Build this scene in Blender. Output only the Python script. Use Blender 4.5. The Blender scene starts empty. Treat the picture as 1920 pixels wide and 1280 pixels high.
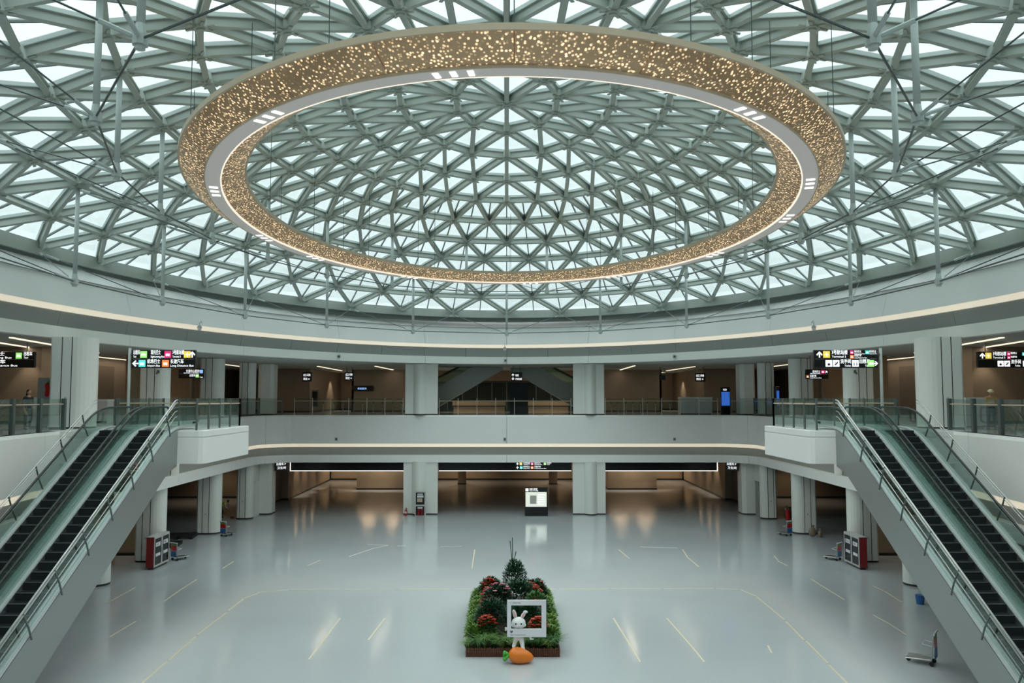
import bpy, bmesh, math, random
from mathutils import Vector, Matrix
random.seed(7)
S = bpy.context.scene
C = S.collection
PI = math.pi
# ------------------------------------------------------------------ camera, sky, exposure
EYE = 9.26
cd = bpy.data.cameras.new('camera'); cam = bpy.data.objects.new('camera', cd); C.objects.link(cam)
cam.location = (0, 0, EYE); cam.rotation_euler = (PI/2 + math.atan(105/1527), 0, 0)
cd.sensor_width = 36; cd.lens = 1527/1920*36; cd.shift_x = 10/1920; cd.clip_end = 500
S.camera = cam
S.view_settings.view_transform = 'Standard'; S.view_settings.look = 'None'
S.view_settings.gamma = 1; S.view_settings.use_curve_mapping = False
S.view_settings.exposure = 0.22
W = bpy.data.worlds.new('overcast_sky'); S.world = W; W.use_nodes = True
nt = W.node_tree; nt.nodes.clear()
out = nt.nodes.new('ShaderNodeOutputWorld'); bg = nt.nodes.new('ShaderNodeBackground')
tc = nt.nodes.new('ShaderNodeTexCoord'); sx = nt.nodes.new('ShaderNodeSeparateXYZ')
mr = nt.nodes.new('ShaderNodeMapRange')           # overcast sky brightening towards the zenith
mr.inputs['From Min'].default_value = 0; mr.inputs['From Max'].default_value = 1
mr.inputs['To Min'].default_value = 0.62; mr.inputs['To Max'].default_value = 3.0
nt.links.new(tc.outputs['Generated'], sx.inputs[0]); nt.links.new(sx.outputs['Z'], mr.inputs['Value'])
bg.inputs['Color'].default_value = (0.93, 0.975, 1.0, 1)
nt.links.new(mr.outputs[0], bg.inputs['Strength']); nt.links.new(bg.outputs[0], out.inputs[0])

def area(name, loc, rot, sx_, sy_, power, col):
    l = bpy.data.lights.new(name, 'AREA'); l.shape = 'RECTANGLE'; l.size = sx_; l.size_y = sy_
    l.energy = power; l.color = col
    o = bpy.data.objects.new(name, l); o.location = loc; o.rotation_euler = rot; C.objects.link(o); return o
def spot(name, loc, power, col, ang=70, rot=(0, 0, 0)):
    l = bpy.data.lights.new(name, 'SPOT'); l.energy = power; l.color = col; l.spot_size = math.radians(ang); l.spot_blend = .6; l.shadow_soft_size = .06
    o = bpy.data.objects.new(name, l); o.location = loc; o.rotation_euler = rot; C.objects.link(o); return o
WARM = (1.0, .80, .60)
# added warm fill spots under the ground-floor ceiling, no fixtures built
for x, y, z, p in [(-17.5, 90, 4.0, 330), (17.5, 90, 4.0, 330), (-5, 90, 4.0, 260), (5, 90, 4.0, 260), (-8.8, 86, 4.0, 220), (8.8, 86, 4.0, 220),
                   (-26, 73.5, 4.0, 120), (26, 73.5, 4.0, 120), (-27, 47.5, 4.0, 90), (27, 47.5, 4.0, 90), (-23.6, 48.2, 4.0, 60), (23.6, 48.2, 4.0, 60)]:
    spot('lamp_and_fill_light', (x, y, z), p, (1.0, .76, .52), 130)

# ------------------------------------------------------------------ materials
def mat(name, col, rough=.5, metal=0, spec=.5, noise=0, nscale=3, bump=0, emit=None, es=0, trans=0):
    m = bpy.data.materials.new(name); m.use_nodes = True; t = m.node_tree; b = t.nodes['Principled BSDF']
    b.inputs['Base Color'].default_value = (*col, 1); b.inputs['Roughness'].default_value = rough
    b.inputs['Metallic'].default_value = metal; b.inputs['Specular IOR Level'].default_value = spec
    if emit: b.inputs['Emission Color'].default_value = (*emit, 1); b.inputs['Emission Strength'].default_value = es
    if noise:
        co = t.nodes.new('ShaderNodeTexCoord'); n = t.nodes.new('ShaderNodeTexNoise'); n.inputs['Scale'].default_value = nscale; n.inputs['Detail'].default_value = 4
        r = t.nodes.new('ShaderNodeMixRGB'); r.blend_type = 'MIX'
        r.inputs[1].default_value = (*[c*(1-noise) for c in col], 1); r.inputs[2].default_value = (*[min(1, c*(1+noise)) for c in col], 1)
        t.links.new(co.outputs['Object'], n.inputs['Vector']); t.links.new(n.outputs['Fac'], r.inputs[0]); t.links.new(r.outputs[0], b.inputs['Base Color'])
        if bump:
            bp = t.nodes.new('ShaderNodeBump'); bp.inputs['Strength'].default_value = bump; t.links.new(n.outputs['Fac'], bp.inputs['Height']); t.links.new(bp.outputs[0], b.inputs['Normal'])
    return m
def glassmat(name, tint, gloss=.08, rough=.03, haze=0, hazecol=(.8, .88, .88)):
    m = bpy.data.materials.new(name); m.use_nodes = True; t = m.node_tree; t.nodes.clear()
    o = t.nodes.new('ShaderNodeOutputMaterial'); tr = t.nodes.new('ShaderNodeBsdfTransparent'); tr.inputs[0].default_value = (*tint, 1)
    gl = t.nodes.new('ShaderNodeBsdfGlossy'); gl.inputs['Roughness'].default_value = rough
    lw = t.nodes.new('ShaderNodeLayerWeight'); lw.inputs['Blend'].default_value = .25
    ma = t.nodes.new('ShaderNodeMath'); ma.operation = 'MULTIPLY'; ma.inputs[1].default_value = gloss*6; ma.use_clamp = True
    t.links.new(lw.outputs['Fresnel'], ma.inputs[0])
    mx = t.nodes.new('ShaderNodeMixShader'); t.links.new(ma.outputs[0], mx.inputs[0])
    src = tr
    if haze:
        d = t.nodes.new('ShaderNodeBsdfTranslucent'); d.inputs[0].default_value = (*hazecol, 1)
        m2 = t.nodes.new('ShaderNodeMixShader'); co = t.nodes.new('ShaderNodeTexCoord'); n = t.nodes.new('ShaderNodeTexNoise'); n.inputs['Scale'].default_value = .8
        mm = t.nodes.new('ShaderNodeMapRange'); mm.inputs['To Min'].default_value = haze*.5; mm.inputs['To Max'].default_value = haze*1.5
        t.links.new(co.outputs['Object'], n.inputs['Vector']); t.links.new(n.outputs['Fac'], mm.inputs['Value']); t.links.new(mm.outputs[0], m2.inputs[0])
        t.links.new(tr.outputs[0], m2.inputs[1]); t.links.new(d.outputs[0], m2.inputs[2]); src = m2
    t.links.new(src.outputs[0], mx.inputs[1]); t.links.new(gl.outputs[0], mx.inputs[2]); t.links.new(mx.outputs[0], o.inputs[0])
    return m
M = dict(
    steel=mat('painted_steel', (.42, .465, .425), .42, .0, .5, noise=.06),
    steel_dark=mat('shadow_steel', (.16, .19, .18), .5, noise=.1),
    rod=mat('cable_steel', (.12, .14, .14), .4, .6),
    strut=mat('strut_paint', (.50, .56, .54), .4),
    roofglass=glassmat('roof_glass', (.86, .925, .915), .04, .05, .14),
    glass=glassmat('balustrade_glass', (.80, .89, .86), .06, .02, .05, (.55, .66, .62)),
    glass2=glassmat('clear_rail_glass', (.88, .93, .91), .06, .02, .05, (.55, .62, .58)),
    white=mat('white_aluminium', (.87, .88, .86), .38, 0, .5, noise=.02, nscale=.5),
    white2=mat('column_white', (.80, .82, .78), .42, 0, .5, noise=.02, nscale=.6),
    plinth=mat('plinth_black', (.02, .022, .02), .35),
    groove=mat('groove_black', (.015, .018, .016), .6),
    gray=mat('gray_mesh_panel', (.30, .325, .315), .6, noise=.12, nscale=25),
    cream=mat('cove_light', (.8, .75, .65), .5, emit=(1, .86, .66), es=.42),
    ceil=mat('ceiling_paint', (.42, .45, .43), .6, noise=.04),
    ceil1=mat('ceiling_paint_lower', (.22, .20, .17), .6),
    tan=mat('tan_stone', (.38, .31, .23), .4, noise=.12, nscale=.7),
    tan2=mat('brown_panel', (.24, .20, .15), .45, noise=.12, nscale=.8),
    tan3=mat('warm_timber', (.40, .28, .18), .4, noise=.15, nscale=1.2),
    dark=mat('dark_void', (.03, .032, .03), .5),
    totemblack=mat('matt_black', (.006, .008, .009), .6, 0, .15),
    black=mat('gloss_black', (.008, .01, .012), .15),
    signblack=mat('sign_black', (.006, .007, .008), .3),
    led=mat('led_line', (.8, .8, .8), .5, emit=(1, .95, .85), es=1.0),
    lampline=mat('ceiling_line_lamp', (.9, .8, .6), .5, emit=(1, .86, .66), es=.95),
    stainless=mat('stainless', (.55, .57, .55), .28, .85),
    skin=mat('escalator_cladding', (.34, .37, .36), .33, .55, noise=.04, nscale=.5),
    deck=mat('escalator_deck', (.62, .65, .66), .35, .35),
    step=mat('step_metal', (.022, .027, .029), .75, 0, .15),
    stepedge=mat('step_edge_lit', (.13, .15, .155), .6, 0, .3),
    rubber=mat('handrail_rubber', (.008, .012, .011), .35),
    postdark=mat('post_grey', (.13, .16, .15), .4, .4),
    wood=mat('rail_wood', (.50, .40, .30), .4),
    red=mat('cabinet_red', (.22, .008, .012), .35), redlt=mat('extinguisher_red', (.5, .02, .02), .3),
    blue=mat('ad_blue', (.03, .14, .38), .4), green=mat('ad_green', (.12, .3, .08), .5),
    tape=mat('masking_tape', (.68, .61, .45), .6), tapew=mat('white_tape', (.8, .8, .76), .5),
    leafd=mat('leaf_dark', (.015, .07, .028), .5, noise=.4, nscale=9), leafm=mat('leaf_mid', (.05, .15, .035), .5, noise=.4, nscale=9),
    leafl=mat('leaf_light', (.15, .27, .055), .5, noise=.35, nscale=9), flower=mat('flower_red', (.50, .05, .022), .5), pink=mat('flower_pink', (.55, .12, .2), .5),
    fence=mat('bamboo_brown', (.13, .055, .03), .6, noise=.3, nscale=12), soil=mat('soil', (.03, .02, .012), .9, noise=.3),
    rabbit=mat('statue_white', (.78, .80, .78), .35), rpink=mat('statue_pink', (.75, .42, .42), .4), carrot=mat('carrot_orange', (.78, .20, .015), .3, noise=.08, nscale=3),
    cgreen=mat('carrot_green', (.05, .35, .03), .4), board=mat('board_white', (.74, .74, .78), .4), ink=mat('ink_grey', (.12, .12, .14), .5),
    cloth_b=mat('jeans_navy', (.02, .03, .06), .8), cloth_k=mat('clothes_black', (.012, .012, .014), .8), cloth_o=mat('worker_tan', (.35, .22, .07), .8),
    vest=mat('hi_vis', (.55, .6, .05), .6), human=mat('face_skin', (.40, .22, .14), .5), hair=mat('hair_black', (.008, .007, .006), .5), helmet=mat('helmet_pale', (.75, .7, .4), .3),
    paper=mat('poster_grey', (.5, .5, .48), .5),
    ltext=mat('sign_letters', (.8, .8, .8), .5, emit=(.92, .97, 1), es=1.0),
    ygr=mat('icon_green', (.3, .7, .2), .5, emit=(.36, .82, .22), es=.75), ypk=mat('icon_pink', (.6, .02, .15), .5, emit=(.8, .03, .2), es=.75),
    yye=mat('icon_yellow', (.6, .5, .05), .5, emit=(.78, .58, .09), es=.8), ycy=mat('icon_cyan', (.1, .6, .55), .5, emit=(.07, .72, .66), es=.85),
    yor=mat('icon_orange', (.7, .2, .03), .5, emit=(.85, .22, .05), es=.8), ybl=mat('icon_blue', (.2, .4, .8), .5, emit=(.3, .5, .95), es=.9),
    screen=mat('blue_screen', (.05, .1, .5), .3, emit=(.03, .13, .50), es=.7),
    map=mat('backlit_map', (.6, .62, .55), .4, emit=(.72, .76, .66), es=.62),
)
# roof glazing: laminated panes lose light by reflection at slanting angles (Schlick)
t = M['roofglass'].node_tree; mx = next(n for n in t.nodes if n.type == 'MIX_SHADER' and n.inputs[2].links and n.inputs[2].links[0].from_node.type == 'BSDF_GLOSSY')
lw = next(n for n in t.nodes if n.type == 'LAYER_WEIGHT'); lw.inputs['Blend'].default_value = .5
def mth(op, a, b_):
    n = t.nodes.new('ShaderNodeMath'); n.operation = op
    for i, v in enumerate((a, b_)):
        if isinstance(v, (int, float)): n.inputs[i].default_value = v
        else: t.links.new(v, n.inputs[i])
    return n.outputs[0]
fz = mth('ADD', mth('MULTIPLY', mth('POWER', lw.outputs['Facing'], 5.0), .96), .04)
t.links.new(mth('SUBTRACT', 1.0, mth('POWER', mth('SUBTRACT', 1.0, fz), 1.6)), mx.inputs[0])
# polished stone floor
fm = mat('polished_stone', (.475, .51, .525), .10, 0, .5, noise=.14, nscale=.12); M['floor'] = fm
t = fm.node_tree; b = t.nodes['Principled BSDF']
n2 = t.nodes.new('ShaderNodeTexNoise'); n2.inputs['Scale'].default_value = .5; n2.inputs['Detail'].default_value = 6
mp = t.nodes.new('ShaderNodeMapping'); mp.inputs['Scale'].default_value = (1, .25, 1)
co = t.nodes.new('ShaderNodeTexCoord'); r2 = t.nodes.new('ShaderNodeMapRange'); r2.inputs['To Min'].default_value = .05; r2.inputs['To Max'].default_value = .2
t.links.new(co.outputs['Object'], mp.inputs[0]); t.links.new(mp.outputs[0], n2.inputs['Vector']); t.links.new(n2.outputs['Fac'], r2.inputs['Value']); t.links.new(r2.outputs[0], b.inputs['Roughness'])
# perforated gold sheet lit from behind (holes give off light)
gm = mat('perforated_gold', (.40, .275, .165), .35, .7); M['gold'] = gm
t = gm.node_tree; b = t.nodes['Principled BSDF']
co = t.nodes.new('ShaderNodeTexCoord'); vo = t.nodes.new('ShaderNodeTexVoronoi'); vo.inputs['Scale'].default_value = 12.5
lt = t.nodes.new('ShaderNodeMapRange'); lt.inputs['From Min'].default_value = .44; lt.inputs['From Max'].default_value = .16
br = t.nodes.new('ShaderNodeMath'); br.operation = 'POWER'; br.inputs[1].default_value = .9
sp = t.nodes.new('ShaderNodeSeparateColor'); mu = t.nodes.new('ShaderNodeMath'); mu.operation = 'MULTIPLY'
mu2 = t.nodes.new('ShaderNodeMath'); mu2.operation = 'MULTIPLY_ADD'; mu2.inputs[1].default_value = 2.0; mu2.inputs[2].default_value = .05
t.links.new(co.outputs['Object'], vo.inputs['Vector']); t.links.new(vo.outputs['Distance'], lt.inputs['Value'])
t.links.new(vo.outputs['Color'], sp.inputs[0]); t.links.new(sp.outputs[0], br.inputs[0])
t.links.new(lt.outputs[0], mu.inputs[0]); t.links.new(br.outputs[0], mu.inputs[1]); t.links.new(mu.outputs[0], mu2.inputs[0])
b.inputs['Emission Color'].default_value = (1, .70, .40, 1); t.links.new(mu2.outputs[0], b.inputs['Emission Strength'])
M['goldrim'] = mat('gold_rim', (.62, .50, .36), .4, .3)
M['ringwhite'] = mat('ring_light_strip', (.55, .53, .52), .4, emit=(1, .9, .82), es=.12)
M['ringled'] = mat('ring_led', (.9, .8, .7), .4, emit=(1, .84, .68), es=.75)
M['spotlit'] = mat('downlight_lens', (.9, .9, .9), .4, emit=(1, .97, .9), es=1.5)

# ------------------------------------------------------------------ mesh helpers
class MB:
    def __init__(s): s.v = []; s.f = []; s.mi = []; s.m = 0
    def add(s, vs, fs):
        o = len(s.v); s.v += [tuple(v) for v in vs]; s.f += [tuple(i+o for i in f) for f in fs]; s.mi += [s.m]*len(fs); return s
    def box(s, x0, x1, y0, y1, z0, z1):
        return s.add([(x0, y0, z0), (x1, y0, z0), (x1, y1, z0), (x0, y1, z0), (x0, y0, z1), (x1, y0, z1), (x1, y1, z1), (x0, y1, z1)],
                     [(3, 2, 1, 0), (4, 5, 6, 7), (0, 1, 5, 4), (1, 2, 6, 5), (2, 3, 7, 6), (3, 0, 4, 7)])
    def tube(s, p, q, r, n=8, r2=None, caps=True):
        p = Vector(p); q = Vector(q); d = (q-p).normalized(); u = d.orthogonal().normalized(); w = d.cross(u); r2 = r if r2 is None else r2
        vs = [p+(u*math.cos(2*PI*i/n)+w*math.sin(2*PI*i/n))*r for i in range(n)]+[q+(u*math.cos(2*PI*i/n)+w*math.sin(2*PI*i/n))*r2 for i in range(n)]
        fs = [(i, (i+1) % n, n+(i+1) % n, n+i) for i in range(n)]
        if caps: fs += [tuple(range(n-1, -1, -1)), tuple(range(n, 2*n))]
        return s.add(vs, fs)
    def path(s, pts, r, n=8):
        pts = [Vector(p) for p in pts]; prev = None; o = len(s.v); vs = []; fs = []
        for i, p in enumerate(pts):
            d = (pts[min(i+1, len(pts)-1)]-pts[max(i-1, 0)]).normalized()
            if prev is None: u = d.orthogonal().normalized()
            else: u = (prev-d*prev.dot(d)).normalized()
            prev = u; w = d.cross(u)
            vs += [p+(u*math.cos(2*PI*k/n)+w*math.sin(2*PI*k/n))*r for k in range(n)]
        for i in range(len(pts)-1):
            for k in range(n): fs.append((i*n+k, i*n+(k+1) % n, (i+1)*n+(k+1) % n, (i+1)*n+k))
        fs += [tuple(range(n-1, -1, -1)), tuple(range((len(pts)-1)*n, len(pts)*n))]
        return s.add(vs, fs)
    def prism(s, poly, a, b, axis='z'):
        n = len(poly)
        def P(p, t): return {'z': (p[0], p[1], t), 'x': (t, p[0], p[1]), 'y': (p[0], t, p[1])}[axis]
        return s.add([P(p, a) for p in poly]+[P(p, b) for p in poly], [(i, (i+1) % n, n+(i+1) % n, n+i) for i in range(n)]+[tuple(range(n-1, -1, -1)), tuple(range(n, 2*n))])
    def sweep(s, path, profile, closed=False):
        """profile: list of (outward offset, z) closed polygon; path: list of (x,y,nx,ny)"""
        n = len(path); k = len(profile); vs = []; fs = []
        for (x, y, nx, ny) in path:
            vs += [(x+nx*o, y+ny*o, z) for o, z in profile]
        for i in range(n if closed else n-1):
            j = (i+1) % n
            for a in range(k):
                b_ = (a+1) % k; fs.append((i*k+a, j*k+a, j*k+b_, i*k+b_))
        if not closed: fs += [tuple(range(k)), tuple(range(n*k-1, (n-1)*k-1, -1))]
        return s.add(vs, fs)
    def ball(s, c, rx, ry=None, rz=None, seg=12, rings=8, rot=None):
        ry = ry or rx; rz = rz or rx; vs = []; fs = []
        R = rot or Matrix.Identity(3)
        for i in range(rings+1):
            a = PI*i/rings
            for k in range(seg):
                b_ = 2*PI*k/seg; vs.append(Vector(c)+R @ Vector((rx*math.sin(a)*math.cos(b_), ry*math.sin(a)*math.sin(b_), rz*math.cos(a))))
        for i in range(rings):
            for k in range(seg): fs.append((i*seg+k, (i+1)*seg+k, (i+1)*seg+(k+1) % seg, i*seg+(k+1) % seg))
        return s.add(vs, fs)
    def mesh(s, name, mats):
        me = bpy.data.meshes.new(name); me.from_pydata(s.v, [], s.f)
        for m in (mats if isinstance(mats, list) else [mats]): me.materials.append(M[m] if isinstance(m, str) else m)
        if any(s.mi): me.polygons.foreach_set('material_index', s.mi)
        bm = bmesh.new(); bm.from_mesh(me); bmesh.ops.recalc_face_normals(bm, faces=bm.faces); bm.to_mesh(me); bm.free()
        return me
    def build(s, name, mats, parent=None, smooth=False, bevel=0):
        me = s.mesh(name, mats); o = bpy.data.objects.new(name, me); C.objects.link(o)
        if parent: o.parent = parent
        if smooth:
            me.polygons.foreach_set('use_smooth', [True]*len(me.polygons))
        if bevel:
            b_ = o.modifiers.new('bevel', 'BEVEL'); b_.width = bevel; b_.segments = 2; b_.limit_method = 'ANGLE'
        return o
def inst(name, me, parent=None, mtx=None):
    o = bpy.data.objects.new(name, me); C.objects.link(o)
    if parent: o.parent = parent
    if mtx is not None: o.matrix_basis = mtx
    return o
def tag(o, label, cat, group=None):
    o['label'] = label; o['category'] = cat
    if group: o['group'] = group
    return o
def struct(o): o['kind'] = 'structure'; return o
def stuff(o): o['kind'] = 'stuff'; return o
def empty(name, loc=(0, 0, 0), rz=0):
    o = bpy.data.objects.new(name, None); C.objects.link(o); o.location = loc; o.rotation_euler = (0, 0, rz); o.empty_display_size = .2; return o
def thing(name, label, cat, loc=(0, 0, 0), rz=0, group=None): return tag(empty(name, loc, rz), label, cat, group)
def shell(name, loc=(0, 0, 0)): return struct(empty(name, loc))
def copy_tree(o, parent=None):
    c = o.copy(); C.objects.link(c); c.parent = parent
    for ch in list(o.children): copy_tree(ch, c)
    return c
def text_mesh(s, size, bold=False):
    cu = bpy.data.curves.new('t', 'FONT'); cu.body = s; cu.size = size; cu.fill_mode = 'FRONT'; cu.resolution_u = 2
    if bold: cu.offset = size*.012
    o = bpy.data.objects.new('t', cu); C.objects.link(o); dg = bpy.context.evaluated_depsgraph_get(); dg.update()
    me = bpy.data.meshes.new_from_object(o.evaluated_get(dg)); bpy.data.objects.remove(o); bpy.data.curves.remove(cu)
    return me
def text(s, size, x, z, y, m, parent, width=None, name='lettering', bold=True, back=False):
    """flat lettering facing -Y with its lower left corner at x,z"""
    me = text_mesh(s, size, bold); xs = [v.co.x for v in me.vertices]
    if not xs: return None
    k = 1 if width is None else width/(max(xs)-min(xs)); mn = min(xs)
    for v in me.vertices: v.co = Vector((x+(v.co.x-mn)*k, y, z+v.co.y))
    me.materials.append(M[m] if isinstance(m, str) else m); me.name = name
    return inst(name, me, parent)

# ------------------------------------------------------------------ plan geometry
U = 17.1; DC = 32.0; FL2 = 7.86; ZC2 = 11.94; ZC1 = 4.15
def ell(a, b, N=160, cx=0.0):
    return [(cx+a*math.sin(2*PI*i/N), DC+b*math.cos(2*PI*i/N), math.sin(2*PI*i/N)/a/math.hypot(math.sin(2*PI*i/N)/a, math.cos(2*PI*i/N)/b), math.cos(2*PI*i/N)/b/math.hypot(math.sin(2*PI*i/N)/a, math.cos(2*PI*i/N)/b)) for i in range(N)]
def smoothpath(pts, closed=False, sub=6):
    out = []; n = len(pts)
    for i in range(n if closed else n-1):
        P = [Vector(pts[(i+k) % n]) if closed else Vector(pts[min(max(i+k, 0), n-1)]) for k in (-1, 0, 1, 2)]
        for j in range(sub):
            t_ = j/sub; out.append(.5*((2*P[1])+(P[2]-P[0])*t_+(2*P[0]-5*P[1]+4*P[2]-P[3])*t_*t_+(3*P[1]-P[0]-3*P[2]+P[3])*t_**3))
    if not closed: out.append(Vector(pts[-1]))
    return out
side = [(-19.3, 62.4), (-19.34, 56), (-19.28, 46), (-18.95, 40), (-18.6, 34), (-18.1, 29.5), (-17, 22), (-15, 14.5), (-12, 8.2), (-8.4, 3.6), (-6, 2.2)]
corner = [(-16.6-2.7*math.sin(a), 62.5+2.7*math.cos(a)) for a in [PI/2*i/8 for i in range(9)]]
half = [(x, 65.2) for x in (-.001, -4, -8, -12.5)]+corner[:-1]+[tuple(p) for p in smoothpath(side, sub=4)]+[(-3, 2.0)]
full = half+[(-x, y) for x, y in reversed(half)]
def with_normals(pts, cen=(0, 34)):
    n = len(pts); out = []
    for i, (x, y) in enumerate(pts):
        a = pts[i-1]; b_ = pts[(i+1) % n]; dx, dy = b_[0]-a[0], b_[1]-a[1]; L = math.hypot(dx, dy) or 1
        nx, ny = dy/L, -dx/L
        if nx*(x-cen[0])+ny*(y-cen[1]) < 0: nx, ny = -nx, -ny
        out.append((x, y, nx, ny))
    return out
OPEN = with_normals(full)
FAR = 97.0; NEAR = -16.0; SX = 34.0
def holed(path, z, m, name, off=.02):
    """flat sheet between the opening and the outer rectangle"""
    cen = Vector((0, 32)); vs = []; fs = []; angs = []
    pts = [(Vector((x+nx*off, y+ny*off))) for x, y, nx, ny in path]
    rect = [(-SX, NEAR), (SX, NEAR), (SX, FAR), (-SX, FAR)]
    items = []
    for p in pts:
        d = p-cen; s_ = min([(SX/abs(d.x)) if abs(d.x) > 1e-6 else 1e9, ((FAR-cen.y)/d.y) if d.y > 1e-6 else (((NEAR-cen.y)/d.y) if d.y < -1e-6 else 1e9)])
        items.append((math.atan2(d.y, d.x), p, cen+d*s_))
    for c in rect:
        d = Vector(c)-cen; a = math.atan2(d.y, d.x); near = min(items, key=lambda t_: abs(t_[0]-a)); items.append((a, near[1], Vector(c)))
    items.sort(key=lambda t_: t_[0])
    n = len(items); mb = MB()
    vs = [(p.x, p.y, z) for _, p, q in items]+[(q.x, q.y, z) for _, p, q in items]
    mb.add(vs, [(i, (i+1) % n, n+(i+1) % n, n+i) for i in range(n)])
    return mb.build(name, m)

# ------------------------------------------------------------------ floor, slabs, ceilings
mb = MB(); mb.box(-SX, SX, NEAR, FAR, -.3, 0); struct(mb.build('floor', 'floor'))
o = holed(OPEN, FL2, 'floor', 'floor_upper', .05); struct(o)
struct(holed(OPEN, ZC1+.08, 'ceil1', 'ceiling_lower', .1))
EL = lambda a, b: ell(a, b)
struct(holed(ell(20.6, 33.2), ZC2+.03, 'ceil', 'ceiling_upper', .1))
struct(holed(ell(22.6, 34.6), 15.9, 'ceil', 'ceiling_roof', 0))
# outer walls
mb = MB(); mb.box(-SX-.3, -SX, NEAR, FAR, 0, 16); struct(mb.build('wall_left', 'tan2'))
mb = MB(); mb.box(SX, SX+.3, NEAR, FAR, 0, 16); struct(mb.build('wall_right', 'tan2'))
mb = MB(); mb.box(-SX, SX, FAR, FAR+.3, 0, 16); struct(mb.build('wall_back', 'tan2'))
mb = MB(); mb.box(-SX, SX, NEAR-.3, NEAR, 0, 16); struct(mb.build('wall_front', 'tan'))

# bands round the openings; each is cut into panels with open joints
def chunks(path, n):
    L = len(path); out = []
    for i in range(n):
        a = i*L//n; b_ = (i+1)*L//n; out.append([path[j % L] for j in range(a, b_+1)])
    return out
def gap(seg, g=.012):
    s_ = list(seg)
    for e, d in ((0, 1), (-1, -2)):
        p = Vector(s_[e][:2]); q = Vector(s_[d][:2]); v = (q-p).normalized()*g; s_[e] = (p.x+v.x, p.y+v.y, s_[e][2], s_[e][3])
    return s_
def band(name, path, prof, m, pieces=0, piece='panel', sm=True):
    if not pieces:
        mb = MB(); mb.sweep(path, prof, True); return struct(mb.build(name, m, smooth=False))
    r = shell(name)
    for c in chunks(path, pieces):
        mb = MB(); mb.sweep(gap(c), prof); mb.build(piece, m, r)
    return r
# level-two parapet / floor edge
band('trim_1', OPEN, [(0, 5.60), (0, 7.72), (.04, 7.86), (.35, 7.86), (.35, 5.60)], 'white', 11)
band('trim_2', OPEN, [(.03, 5.34), (.03, 5.60), (.30, 5.60), (.30, 5.34)], 'cream')
rec = band('trim_3', OPEN, [(.40, 4.62), (.40, 5.40), (.55, 5.40), (.55, 4.62)], 'gray')
band('trim_4', OPEN, [(0, 4.12), (0, 4.70), (.42, 4.70), (.42, 4.12)], 'white', 11)
# white mullions over the grey recess along the sides
mull = MB(); acc = 0; prev = None
mulr = shell('trim_5')
for (x, y, nx, ny) in OPEN:
    if prev is not None: acc += math.hypot(x-prev[0], y-prev[1])
    prev = (x, y)
    if abs(x) > 18.3 and 33 < y < 49 and acc > 1.1:
        acc = 0; w = .13
        mb = MB(); mb.box(x-(.0 if x < 0 else .36)*1-(.36 if x < 0 else 0), x+(.0 if x < 0 else .0)+(.0), y-w, y+w, 4.68, 5.36)
        if x > 0: mb = MB(); mb.box(x, x+.36, y-w, y+w, 4.68, 5.36)
        mb.build('mullion', 'white', mulr)
# upper fascia under the dome
FA = ell(20.6, 33.2); FB = ell(20.9, 33.5)
band('trim_6', FA, [(0, 11.94), (0, 12.50), (.5, 12.50), (.5, 11.94)], 'white2', 20)
band('trim_7', FA, [(.30, 12.44), (.12, 13.26), (.5, 13.30), (.6, 12.44)], 'gray', 40)
band('trim_8', FA, [(0, 13.22), (0, 13.48), (.4, 13.48), (.4, 13.22)], 'cream')
band('trim_9', FA, [(-.02, 13.48), (.35, 14.85), (.55, 14.85), (.55, 13.48)], 'white', 20)
band('trim_10', FA, [(.25, 14.87), (.62, 15.46), (.9, 15.46), (.9, 14.87)], 'white', 20)
band('trim_11', FA, [(1.35, 14.9), (1.35, 16.1), (1.55, 16.1), (1.55, 14.9)], 'steel_dark')  # added dark band, closes the gap so no sky light leaks in
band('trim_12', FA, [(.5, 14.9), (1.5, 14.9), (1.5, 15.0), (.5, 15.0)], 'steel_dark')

# ------------------------------------------------------------------ the dome
RING = [(0, 0, .694, 1), (.122, .20, .693, 10), (.249, .41, .688, 20), (.371, .593, .670, 30), (.496, .776, .648, 40), (.62, .985, .622, 40),
        (.747, 1.184, .588, 40), (.872, 1.34, .547, 40), (1.0, 1.51, .501, 40), (1.127, 1.755, .449, 40), (1.245, 1.94, .394, 40)]
def arcpts(a, b_, N, off, n):
    T = 1200; xs = [a*math.sin(2*PI*i/T) for i in range(T+1)]; ys = [b_*math.cos(2*PI*i/T) for i in range(T+1)]
    s_ = [0]
    for i in range(T): s_.append(s_[-1]+math.hypot(xs[i+1]-xs[i], ys[i+1]-ys[i]))
    out = []; j = 0
    for k in range(n):
        tgt = (k+off)*s_[-1]/N
        while j < T-1 and s_[j+1] < tgt: j += 1
        f = (tgt-s_[j])/(s_[j+1]-s_[j]); out.append((xs[j]+(xs[j+1]-xs[j])*f, ys[j]+(ys[j+1]-ys[j])*f))
    return out
def P3(x, y, h): return Vector((x*U, DC+y*U, h*U+EYE))
NODE = []
for i, (a, b_, h, n) in enumerate(RING):
    if i == 0: NODE.append([P3(0, 0, h)]); continue
    off = .5 if i in (5, 7, 9) else 0
    NODE.append([P3(x, y, h) for x, y in arcpts(a, b_, n, off, n)])
def nrm(p): return Vector((p.x/46, (p.y-DC)/112, 1)).normalized()
edges = []; tris = []
for i in range(1, 5):
    n = 10*i; m_ = 10*(i-1)
    for k in range(n): edges.append((NODE[i][k], NODE[i][(k+1) % n]))
    for s_ in range(10):
        for j in range(i):
            k = s_*i+j; A_ = NODE[i][k]; B_ = NODE[i][(k+1) % n]
            inn = (lambda q: NODE[0][0] if i == 1 else NODE[i-1][q % m_])
            c = inn(s_*(i-1)+j); edges.append((A_, c)); tris.append((A_, B_, c, False))
            if j > 0:
                d = inn(s_*(i-1)+j-1); edges.append((A_, d)); tris.append((A_, c, d, False))
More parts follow.
